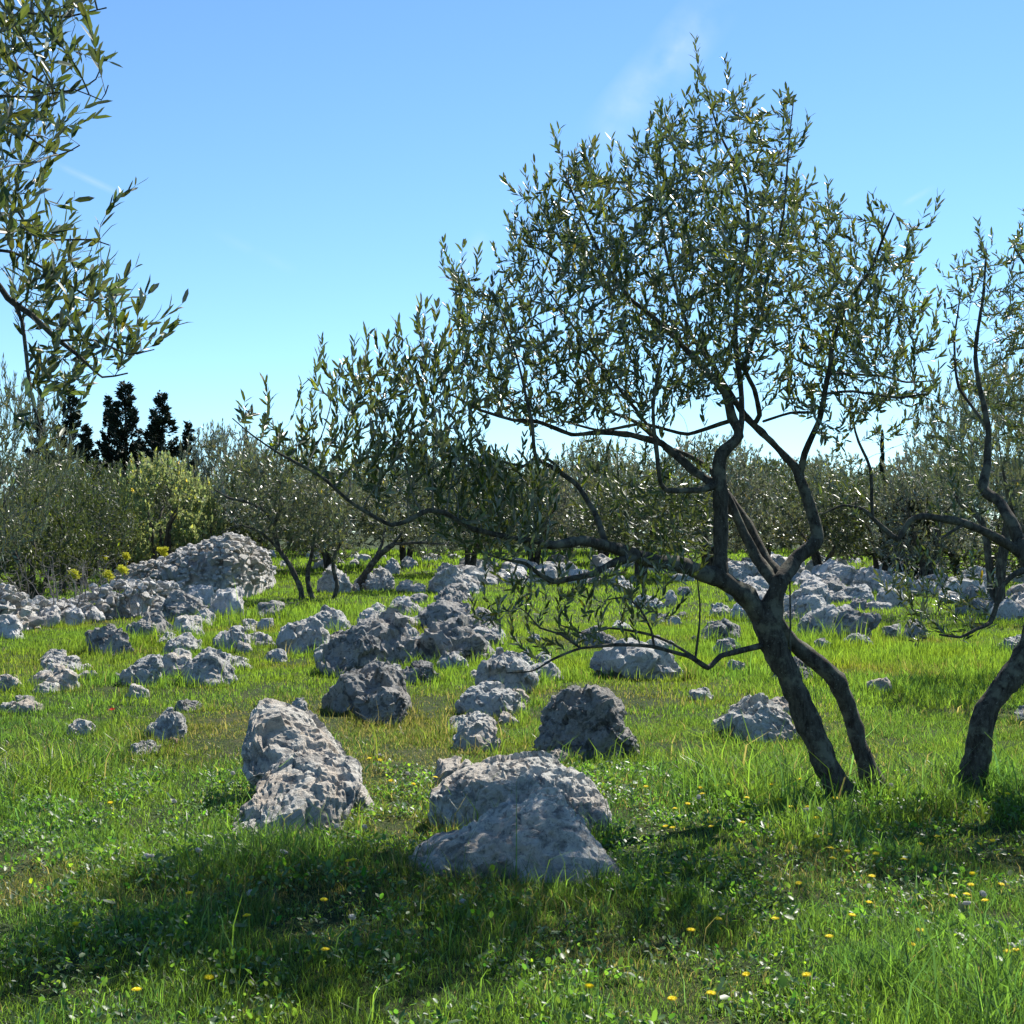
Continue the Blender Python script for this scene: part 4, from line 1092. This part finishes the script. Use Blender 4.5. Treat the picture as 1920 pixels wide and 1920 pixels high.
# px, top, Y, width_px, label
for i, (px, top, Y, wp, lab) in enumerate([
 (-70, 690, 12, 400, 'tall silvery olive at the left edge below the hanging boughs'),
 (120, 880, 30, 260, 'round-crowned olive behind the low wall at the left'),
 (420, 800, 44, 200, 'feathery olive rising behind the small three-trunked one'),
 (500, 850, 38, 230, 'olive directly behind the small three-trunked one'),
 (620, 865, 42, 260, 'olive behind the gap between the small three-trunked one and the leaning one'),
 (760, 850, 46, 240, 'olive behind the leaning small olive, below the long left bough'),
 (880, 880, 40, 240, 'shaded olive in the back row under the dark hanging bough'),
 (1000, 880, 44, 230, 'back row olive left of the one with a thin cypress behind'),
 (1130, 865, 47, 250, 'back row olive with a thin cypress behind its top'),
 (1200, 905, 36, 260, 'back row olive seen under the arching branch'),
 (1330, 850, 40, 260, 'taller back row olive just left of the vertical limb'),
 (1430, 870, 44, 240, 'back row olive seen between the fork limbs'),
 (1540, 895, 38, 240, 'back row olive right of the fork limbs'),
 (1650, 905, 36, 240, 'back row olive under the arch of the right olive branch'),
 (1740, 880, 33, 230, 'back row olive beside the dark bush at the right'),
 (1870, 700, 25, 320, 'wide silvery olive filling the right edge behind the crooked one'),
 (1990, 640, 15.5, 480, 'olive at the far right edge that shades the bright grass'),
 (280, 860, 40, 230, 'olive behind the yellow-green flowering bush'),
]):
    place(HI if i in (0, 15, 16) else PR[(0, 1, 2, 1, 0, 1, 1, 2, 0, 1, 2, 1, 0, 1, 2, 0, 0, 1)[i]], px, top - (rng.uniform(5, 45) if 4 <= i <= 14 else 0), 1100, wp, Y, lab, gO)
gF = 'far olives beyond the back row'
for i, px in enumerate(np.linspace(330, 1980, 17)):
    place(PR[i % 3], px + rng.uniform(-20, 20), rng.uniform(850, 910), 1040, rng.uniform(190, 260), rng.uniform(56, 72), 'far olive showing only its crown over the back row', gF)
for i, px in enumerate(np.linspace(-250, 260, 5)):
    place(PR[(i + 1) % 3], px, rng.uniform(850, 900), 1040, 260, rng.uniform(40, 55), 'far olive in the dark thicket beyond the wall at the left', 'thicket olives beyond the wall')

# shrubs
DK = proto_tree(33, 2.0, 2.6, 1300, leaf=(.08, .035), stems=4, trunk_h=.3, name='shrub', lmat=CYP_LEAF, low=.02, cl=-.15)
SH = proto_tree(31, 2.0, 2.6, 1500, leaf=(.075, .03), stems=5, trunk_h=.3, name='shrub', lmat=SHRUB_LEAF, low=.02, cl=-.2)
for px, top, Y, wp, lab in [
 (60, 930, 27, 230, 'dark shrub behind the low wall at the left edge'),
 (150, 900, 33, 220, 'brownish evergreen shrub between the left olive and the cypresses'),
 (215, 985, 37, 150, 'low dark shrub just above the yellow spurge heads'),
 (285, 1000, 39, 160, 'dark shrub at the left foot of the yellow-green bush'),
 (1700, 925, 34, 110, 'dark bush beside the slim cypress at the right'),
 (900, 868, 60, 90, 'small dark round tree on the skyline left of the cypress'),
 (1115, 862, 62, 80, 'dark round bush on the skyline beside the thin cypress'),
 (1820, 985, 34, 260, 'shrub behind the boulders at the right edge')]:
    place(DK if 'dark' in lab and (px > 650 or px in (215, 285)) else SH, px, top, 1100, wp, Y, lab, 'evergreen shrubs', 'shrub', H=2.0, W=2.6)
LB = proto_tree(37, 2.4, 2.4, 1100, leaf=(.10, .055), stems=5, trunk_h=.4, name='flowering_bush', lmat=LIME_LEAF, low=.02, cl=.02)
place(LB, 298, 862, 1100, 175, 36, 'yellow-green flowering bush above the heap of stones', None, 'bush', H=2.4, W=2.4)
place(LB, 378, 905, 1100, 90, 37, 'smaller yellow-green bush against the right side of the flowering one', None, 'bush', H=2.4, W=2.4)

# bare scrub
def scrub(label, px, base, top, wpx, n, group=None, Y=None, name='bare_shrub', mat=DEAD, tip=.003):
    Yb = Y or G(px, base); x = P(px, base, Yb)[0]; z = gz(x, Yb); H = P(px, top, Yb)[2] - z; W = wpx / FPX * Yb
    a = rng.uniform(-1, 1, (n * 3, 3)); a = a[np.linalg.norm(a, axis=1) < 1][:n]
    a = a * [W / 2, W / 2, H * .5] + [0, 0, H * .52]
    V, t, q, _ = twigs_and_leaves([np.array([dx, dy, -.05]) for dx, dy in rng.uniform(-W * .25, W * .25, (7, 2))], a, step=.07, kill=.09, tip_r=tip, leafless=True, infl=2, up=.05)
    o = mesh(name, V, [t, q], mat); o.location = (x, Yb, z); tag(o, label, 'shrub', group)
scrub('tangled grey bare shrub over the low wall at the left', 90, 1165, 1030, 230, 700, Y=22.5)
scrub('bare grey bramble above the middle of the low wall', 190, 1130, 1040, 150, 500, Y=25)
scrub('thin bare sapling standing beside the jagged boulder', 463, 1225, 1085, 110, 60, Y=G(463, 1222), name='bare_sapling', tip=.002)
scrub('bare low thorn bush on the wall left of the dark rounded boulder', 245, 1150, 1085, 90, 160, Y=G(245, 1160))
scrub('low twiggy bush under the leftmost thin olive trunk', 530, 1150, 1118, 90, 150, Y=G(530, 1150))

# ------------------------------------------------------------------ cypresses
def cypress(seed, H, W, spiky):
    rg = np.random.default_rng(seed)
    root = bpy.data.objects.new('cypress_tree', None); link(root)
    g = Geo(); zz = np.linspace(-.1, H * .97, 20)
    g.tube(np.stack([np.sin(zz) * .02, zz * 0, zz], 1), np.linspace(.16, .015, 20), 8)
    V, t, q, C = g.arrays(); mesh('trunk', V, [t, q], BARK, parent=root)
    LP, LD, LN = [], [], []
    nb = int(H * (15 if spiky else 46))
    for i in range(nb):
        u = (i + rg.random()) / nb; z = .35 + u * (H - .35); a = rg.uniform(0, 6.28)
        prof = (1 - u) ** (1.1 if spiky else .45) * (1 - .45 * math.exp(-u * 9)) + .04
        L = W / 2 * prof * (rg.uniform(.4, 1.4) if spiky else rg.uniform(.55, 1.02))
        rise = rg.uniform(.15, .6) if spiky else rg.uniform(1.2, 2.4)
        d = np.array([math.cos(a), math.sin(a), rise]); 
        m = int(40 + 120 * L) if spiky else int(26 + 60 * L)
        for s_ in np.sqrt(rg.random(m)):
            curve = np.array([math.cos(a) * L * s_, math.sin(a) * L * s_, z + (rise * L * s_ * .5 if spiky else rise * L * .4 * s_) + (.4 * L * s_ ** 3 if spiky else 0)])
            LP.append(curve + rg.normal(0, .03 + .07 * (1 - s_), 3)); dd = d + rg.normal(0, .55, 3) + [0, 0, .45]
            LD.append(dd); LN.append(rg.normal(0, 1, 3))
    LP, LD, LN = np.array(LP), np.array(LD), np.array(LN); n = len(LP)
    ln = rg.uniform(.10, .22, n)
    v, t, q, c = leaves_geo(LP, LD, LN, ln, ln * .38, leaf_colors(n, 0, .25), True)
    mesh('crown', v, [t, q], CYP_LEAF, col=c, parent=root, smooth=False)
    return root
CS = [cypress(41, 7, 3.4, True), cypress(42, 7, 3.6, True)]; CC = cypress(43, 7, 1.3, False)
for k, px, top, Y, wp, lab in [
 (0, 234, 722, 58, 150, 'tallest black-green cypress of the dark group at the left'),
 (1, 203, 748, 60, 90, 'narrow-topped cypress joined to the left of the tallest one'),
 (1, 303, 742, 57, 140, 'ragged forked cypress right of the tallest one'),
 (0, 288, 770, 59, 80, 'slender cypress pressed against the ragged forked one'),
 (0, 352, 795, 56, 100, 'lowest bushy cypress at the right end of the dark group'),
 (1, 130, 726, 55, 120, 'black cypress half hidden by the hanging olive twigs'),
 (0, 72, 770, 57, 100, 'black cypress behind the left edge olive'),
 (0, 160, 800, 54, 110, 'broad dark cypress between the half hidden one and the tallest'),
 (1, 262, 850, 55, 150, 'low black cypress filling the gap behind the flowering bush'),
 (0, 200, 870, 53, 160, 'low black cypress under the tallest pair'),
 (0, 461, 805, 60, 40, 'small slim cypress alone left of the long bough tip'),
 (0, 478, 828, 61, 30, 'tiny cypress tip right of the small slim one'),
 (0, 1508, 868, 62, 40, 'spiky cypress top seen right of the fork limbs')]:
    place(CS[k], px, top, 1040, wp * 1.3, Y, lab, 'cypresses on the skyline', 'cypress', H=7, W=3.5)
for px, top, Y, wp, lab in [
 (1655, 812, 46, 15, 'slim columnar cypress standing clear in the sky at the right'),
 (1437, 864, 70, 9, 'tiny columnar cypress between the two fork limbs'),
 (1466, 888, 72, 9, 'tiny columnar cypress touching the right fork limb'),
 (1140, 838, 62, 18, 'thin columnar cypress above the centre back row')]:
    place(CC, px, top, 1040, wp, Y, lab, 'columnar cypresses on the skyline', 'cypress', H=7, W=1.3)

# ------------------------------------------------------------------ grass, one sheet of blades too many to count
FT = np.array(FOOT)
def off_rocks(x, y):
    ok = np.ones(len(x), bool)
    for fx, fy, rx, ry in FT:
        m = np.abs(x - fx) < rx
        if not m.any(): continue
        e = ((x[m] - fx) / rx) ** 2 + ((y[m] - fy) / ry) ** 2
        idx = np.where(m)[0]; ok[idx[e < .8]] = False
    return ok
def blobs(x, y, L):
    """L: (px, py, radius_m, amount) soft patches on the ground"""
    r = np.zeros(len(x))
    for px, py, rad, a in L:
        Y = G(px, py); X = P(px, py, Y)[0]; r += a * np.exp(-((x - X) ** 2 + ((y - Y) * .6) ** 2) / rad ** 2)
    return r
TALL = [(20,1480,.5,1.2),(60,1450,.5,.8),(1400,1470,.5,1.3),(1330,1480,.35,.8),(1560,1560,.35,.9),(1640,1500,.3,1.0),(1780,1480,.4,1.0),(1880,1480,.5,1.0),(1030,1600,.2,.3),(920,1540,.22,1.0),(1850,1880,.35,1.2),(1750,1900,.3,.9),(560,1600,.4,.5),(230,1210,.8,.6),(330,1660,.5,.4),(950,1690,.4,.5),(800,1380,.4,.5),(1450,1200,.8,.5),(1240,1260,.5,.9),(1150,1250,.4,.7),(600,1160,1.4,.8),(1700,1250,2.2,.7)]
DRY = [(740,1340,.9,1.0),(740,1450,.55,1.0),(420,1370,.7,.8),(860,1400,.5,.4),(560,1330,.9,.5),(1000,1490,.3,.4),(1250,1400,.5,.4),(1100,1780,.3,.5),(80,1250,1.0,.6),(1290,1830,.3,.35),(620,1690,.35,.4),(1900,1600,.4,.5),(1560,1370,.6,.35),(1320,1300,.8,.3)]
def grass_zone(y0, y1, dens, hmean, width, segs, margin=.06, pts=None):
    k = .364 + margin
    if pts is None:
        n = int(dens * (.38 * (y1 ** 2 - y0 ** 2) + 3.4 * (y1 - y0)))
        u = rng.random(n) * (.38 * (y1 ** 2 - y0 ** 2) + 3.4 * (y1 - y0)) + .38 * y0 ** 2 + 3.4 * y0
        y = (-3.4 + np.sqrt(3.4 ** 2 + 4 * .38 * u)) / (2 * .38); x = rng.uniform(-1, 1, n) * (.38 * y + 1.7)
    else: x, y = pts; n = len(x)
    # clumping
    p2 = np.stack([x, y, np.zeros(n)], 1)
    cl = perlin(p2 * 2.2) + .6 * perlin(p2 * 7.0)
    dry = np.clip(blobs(x, y, DRY) + np.maximum(fbm(p2 * .55 + 40, 3) - .06, 0) * 2.6 * (y < 24) * (y > 6), 0, 1)
    tall = np.clip(blobs(x, y, TALL), 0, 1.6)
    keep = (rng.random(n) < (.80 if pts is None else 1.0) + .6 * cl - .1 * dry + .5 * tall) & off_rocks(x, y)
    x, y, cl, dry, tall, p2 = x[keep], y[keep], cl[keep], dry[keep], tall[keep], p2[keep]; n = len(x)
    z = gh(x, y)
    far = np.clip((y - 9) / 7, 0, 1)
    h = hmean * rng.gamma(4, .25, n) * (1 + .6 * cl) * (1 - .40 * dry) * (1 + 1.3 * tall)
    lg = rng.random(n) < .025 * (1 - far); h[lg] *= 2.4
    a = rng.uniform(0, 6.28, n); bend = rng.uniform(.2, 1.15, n) * (1 - .5 * far)
    dx, dy = np.cos(a), np.sin(a)
    wv = rng.uniform(0, 6.28, n); wx, wy = np.cos(wv), np.sin(wv)
    wd = width * rng.uniform(.5, 1.4, n) * (1 + .3 * tall) * (1 + .5 * lg)
    base = np.stack([x, y, z - .01], 1)
    D = np.stack([dx, dy, dx * 0], 1); W_ = np.stack([wx, wy, wx * 0], 1)
    rows = []
    for s_ in range(segs):
        t = s_ / segs
        c = base + np.array([0, 0, 1]) * (h * (t - .22 * bend * t * t))[:, None] + D * (h * bend * .62 * t ** 2)[:, None]
        ww = (wd * (1 - t ** 1.6) * .5)[:, None]
        rows += [c - W_ * ww, c + W_ * ww]
    t = 1.0; rows.append(base + np.array([0, 0, 1]) * (h * (t - .30 * bend))[:, None] + D * (h * bend * .78)[:, None])
    V = np.stack(rows, 1); m = V.shape[1]; b = np.arange(n)[:, None] * m
    q = [b + np.array([2 * s_, 2 * s_ + 1, 2 * s_ + 3, 2 * s_ + 2]) for s_ in range(segs - 1)]
    tr = b + np.array([2 * segs - 2, 2 * segs - 1, m - 1])
    hue = fbm(p2 * .9 + 70, 3)
    c = np.ones((n, 3)) * rng.normal(1, .34, n)[:, None]
    c *= np.stack([1.0 + .45 * hue + .20 * far, 1 + .12 * hue + .10 * far, 1 - .4 * hue - .1 * far], 1)
    c *= 1 - np.clip(dry, 0, 1)[:, None] * np.array([.12, .34, .10])
    cool = (rng.random(n) < .22 * (1 - far)); c[cool] *= np.array([.75, .85, 1.6])        # bluish blades among the fresh ones
    straw = rng.random(n) < (.02 + .45 * dry) * (1 - .7 * far); c[straw] = np.array([2.6, 1.25, 3.4]) * rng.uniform(.6, 1.1, (int(straw.sum()), 1))
    return V.reshape(-1, 3), tr, (np.concatenate(q) if q else np.zeros((0, 4), int)), np.repeat(np.clip(c, .25, 6), m, 0)
def join(parts):
    n = 0; V, T_, Q, C = [], [], [], []
    for v, t, q, c in parts: V.append(v); T_.append(t + n); Q.append(q + n); C.append(c); n += len(v)
    return np.concatenate(V), np.concatenate(T_), np.concatenate(Q), np.concatenate(C)
def ring(y0, y1, dens):
    X, Yy = [], []
    for fx, fy, rx, ry in FT:
        if not y0 <= fy < y1: continue
        n = int(dens * (rx + ry) * 3.1); a = rng.uniform(0, 6.28, n); q = rng.uniform(.88, 1.0, n) + np.abs(rng.normal(0, .06, n)) / max(rx, .1)
        X.append(fx + np.cos(a) * rx * q * 1.08); Yy.append(fy + np.sin(a) * ry * q * 1.08 - .03)
    return np.concatenate(X), np.concatenate(Yy)
gv, gt, gq, gc = join([grass_zone(0, 0, 0, .075, .0042, 2, pts=ring(3, 9, 900)), grass_zone(0, 0, 0, .085, .006, 2, pts=ring(9, 14, 500)), grass_zone(0, 0, 0, .10, .010, 2, pts=ring(14, 24, 220)), grass_zone(3.2, 7.0, 18000, .038, .0038, 2, .12), grass_zone(7.0, 12, 11000, .036, .0055, 2), grass_zone(12, 22, 2800, .043, .009, 2),
                       grass_zone(22, 40, 480, .054, .018, 2), grass_zone(40, 70, 80, .10, .04, 2)])
print('grass verts', len(gv))
tag(mesh('grass', gv, [gt, gq], GRASS, col=gc, smooth=True), 'lush spring meadow grass, lime where the sun shines through it', 'grass', kind='stuff')

# broad-leaved weeds close by
def weeds():
    n = 32000
    y = np.sqrt(rng.uniform(3.2 ** 2, 9.5 ** 2, n)); x = rng.uniform(-1, 1, n) * (.42 * y + 1.4)
    p = np.stack([x, y, x * 0], 1)
    keep = (perlin(p * 2.6 + 20) + .5 * perlin(p * 8) > -.05) & off_rocks(x, y); x, y, p = x[keep], y[keep], p[keep]; n = len(x)
    k = 4; X = np.repeat(x, k) + rng.normal(0, .018, n * k); Yv = np.repeat(y, k) + rng.normal(0, .018, n * k)
    a = rng.uniform(0, 6.28, n * k); el = rng.uniform(.1, 1.1, n * k)
    d = np.stack([np.cos(a) * np.cos(el), np.sin(a) * np.cos(el), np.sin(el)], 1)
    hgt = rng.uniform(.005, .07, n * k)
    pos = np.stack([X, Yv, gh(X, Yv) + hgt], 1)
    nr = np.stack([-np.cos(a) * np.sin(el), -np.sin(a) * np.sin(el), np.cos(el)], 1) + rng.normal(0, .3, (n * k, 3))
    ln = rng.uniform(.008, .030, n * k) * np.repeat(rng.uniform(.6, 1.4, n) * np.where(rng.random(n) < .04, 1.7, 1), k)
    c = leaf_colors(n * k, .03, .2); c *= np.repeat(1 + .25 * rng.normal(0, 1, (n, 1)) * np.array([[1, .4, .5]]), k, 0)
    return leaves_geo(pos, d, nr, ln, ln * rng.uniform(.3, .75, n * k), np.clip(c, .3, 4))
wv_, wt_, wq_, wc_ = weeds()
tag(mesh('low_weeds', wv_, [wt_, wq_], WEED, col=wc_, smooth=True), 'small broad-leaved weeds and clover among the near grass', 'weeds', kind='stuff')

# ------------------------------------------------------------------ single flowers
def petal_disc(r, n, rings, lift):
    V, F = [], []
    for k in range(rings):
        rr = r * (1 - .32 * k); 
        for i in range(n):
            a = (i + .5 * k) / n * 6.283; wd_ = 6.283 / n * .5
            b = len(V); zz = lift * (k + 1) * .4
            V += [(0, 0, zz * .6), (rr * .7 * math.cos(a - wd_), rr * .7 * math.sin(a - wd_), zz + lift * .3), (rr * math.cos(a), rr * math.sin(a), zz + lift * .5 - r * .1), (rr * .7 * math.cos(a + wd_), rr * .7 * math.sin(a + wd_), zz + lift * .3)]
            F.append((b, b + 1, b + 2, b + 3))
    return V, F
def flower_proto(kind):
    root = bpy.data.objects.new(kind, None); link(root)
    g = Geo(); H = .13
    zs = np.linspace(-.02, H, 6); g.tube(np.stack([.012 * np.sin(zs * 14), zs * 0, zs], 1), np.full(6, .0014), 5)
    tip = (.012 * math.sin(H * 14), 0, H)
    V, t, q, C = g.arrays(); mesh('stem', V, [t, q], STEM, parent=root)
    if kind == 'seed_clock':
        v, f = ico(3); sp = np.random.default_rng(3).random(len(v)) < .5
        v = v * (.012 + .0035 * sp[:, None]); o = mesh('seed_head', v, [f], WHI, parent=root, smooth=False); o.location = tip
    elif kind == 'poppy':
        v, f = petal_disc(.028, 5, 2, .016); o = mesh('flower_head', v, [f], REDM, parent=root, smooth=False); o.location = tip
    else:
        v, f = petal_disc(.0165, 18, 3, .006); o = mesh('flower_head', v, [f], YEL, parent=root, smooth=False); o.location = tip
    return root
YF = [(1100,1855),(1255,1880),(1325,1870),(1397,1832),(1510,1835),(1720,1748),(1700,1775),(1885,1790),(1900,1788),(1340,1725),(1447,1725),(1550,1760),(1290,1748),(1590,1718),(1494,1655),(1247,1550),(1258,1552),(1330,1550),(1325,1542),(1388,1543),(1310,1478),(1316,1490),(1335,1472),(1362,1472),(1395,1496),(1440,1472),(1455,1499),(1478,1513),(1510,1513),(1527,1534),(1284,1507),(1206,1475),(1550,1566),(1550,1591),(1583,1596),(1555,1610),(1527,1568),(1498,1462),(1563,1497),(1640,1600),(1640,1556),(1688,1612),(1722,1584),(1815,1659),(1857,1577),(1870,1659),(1805,1678),(1830,1583),(1885,1489),(1843,1690),(1778,1681),(1630,1643),(1620,1693),(600,1688),(384,1838),(650,1615),(658,1614),(545,1440),(414,1468),(203,1505),(772,1471),(730,1464),(690,1423),(706,1425),(810,1458),(352,1676),(247,1866),(602,1786),(460,1720),(136,1735),(1820,1637),(1755,1570),(1260,1517)]
WF = [(370,1594),(527,1597),(271,1606),(277,1604),(626,1549),(680,1550),(865,1690),(467,1675),(655,1722),(1308,1495),(1353,1456),(1420,1450),(1532,1517),(1667,1472),(1507,1517),(1837,1676),(1808,1694),(435,1450),(322,1502),(760,1450)]
def flowers(kind, pts, label, group, sc_, cat):
    pr_ = flower_proto(kind)
    for i, (px, py) in enumerate(pts):
        o = pr_ if i == 0 else copy_tree(pr_)
        Y = G(px, py + 28); x = P(px, py, Y)[0]; z = gz(x, Y); top = P(px, py, Y)[2] - z
        s = max(.5, min(2.2, top / .13)) if len(pts) > 1 else 1.0
        o.location = (x, Y, z); o.scale = (sc_, sc_, s)
        for ch in o.children:
            if ch.name.startswith(('flower_head', 'seed_head')):
                ch.scale = (1, 1, sc_ / s); ch.rotation_euler = (rng.normal(0.35, .35), rng.normal(0, .3), 0)
        o.rotation_euler = (rng.normal(0, .05), rng.normal(0, .05), rng.uniform(-.6, .6))
        tag(o, label, cat, group)
flowers('dandelion', YF, 'small yellow dandelion flower open in the near grass', 'yellow dandelions in the grass', 1.15, 'flower')
flowers('seed_clock', WF, 'white dandelion seed head standing in the near grass', 'dandelion seed heads', 1.0, 'seed head')
flowers('poppy', [(208, 1334)], 'single red poppy in the grass at the left', None, 1.1, 'flower')

# yellow spurge above the low wall
for i, (px, py) in enumerate([(192,1040),(235,1041),(305,1034),(138,1075),(201,1076),(228,1066)]):
    Y = 24.6 if py > 1060 else 32.0
    x = P(px, py, Y)[0]; z0 = gz(x, Y); zt = P(px, py, Y)[2]
    lab = ['tall yellow spurge with twin heads, left of the upper three', 'yellow spurge in the middle of the upper three', 'yellow spurge with clustered heads beside the stone heap',
           'leftmost and lowest yellow spurge over the low wall', 'middle yellow spurge of the lower three', 'right yellow spurge of the lower three, nearest the heap'][i]
    r_ = thing('spurge', lab, 'plant', (x, Y, z0), 'yellow spurge plants')
    g = Geo(); g.tube(np.array([[0, 0, 0], [.02, 0, (zt - z0) * .5], [0, 0, zt - z0]]), [.012, .01, .008], 6); V, t, q, C = g.arrays(); mesh('stem', V, [t, q], STEM, parent=r_)
    heads = [(0, 0), (.05, -.07), (-.06, .04), (.06, .05)] if i == 2 else ([(0, 0), (.05, -.08)] if i == 0 else [(0, 0), (.04, -.05)])
    pp = []
    for hx, hz in heads: pp.append(np.clip(rng.normal(0, .034, (170, 3)), -.065, .065) * [1, 1, .75] + [hx, 0, zt - z0 + hz])
    pp = np.concatenate(pp); m_ = len(pp)
    lv_, lt_, lq_, lc_ = leaves_geo(pp, rng.normal(0, 1, (m_, 3)) + [0, 0, .6], rng.normal(0, 1, (m_, 3)), rng.uniform(.03, .05, m_), rng.uniform(.015, .03, m_), np.ones((m_, 3)), True)
    mesh('flower_head', lv_, [lq_], EUPH, parent=r_, smooth=False)

print('objects', len(sc.objects))
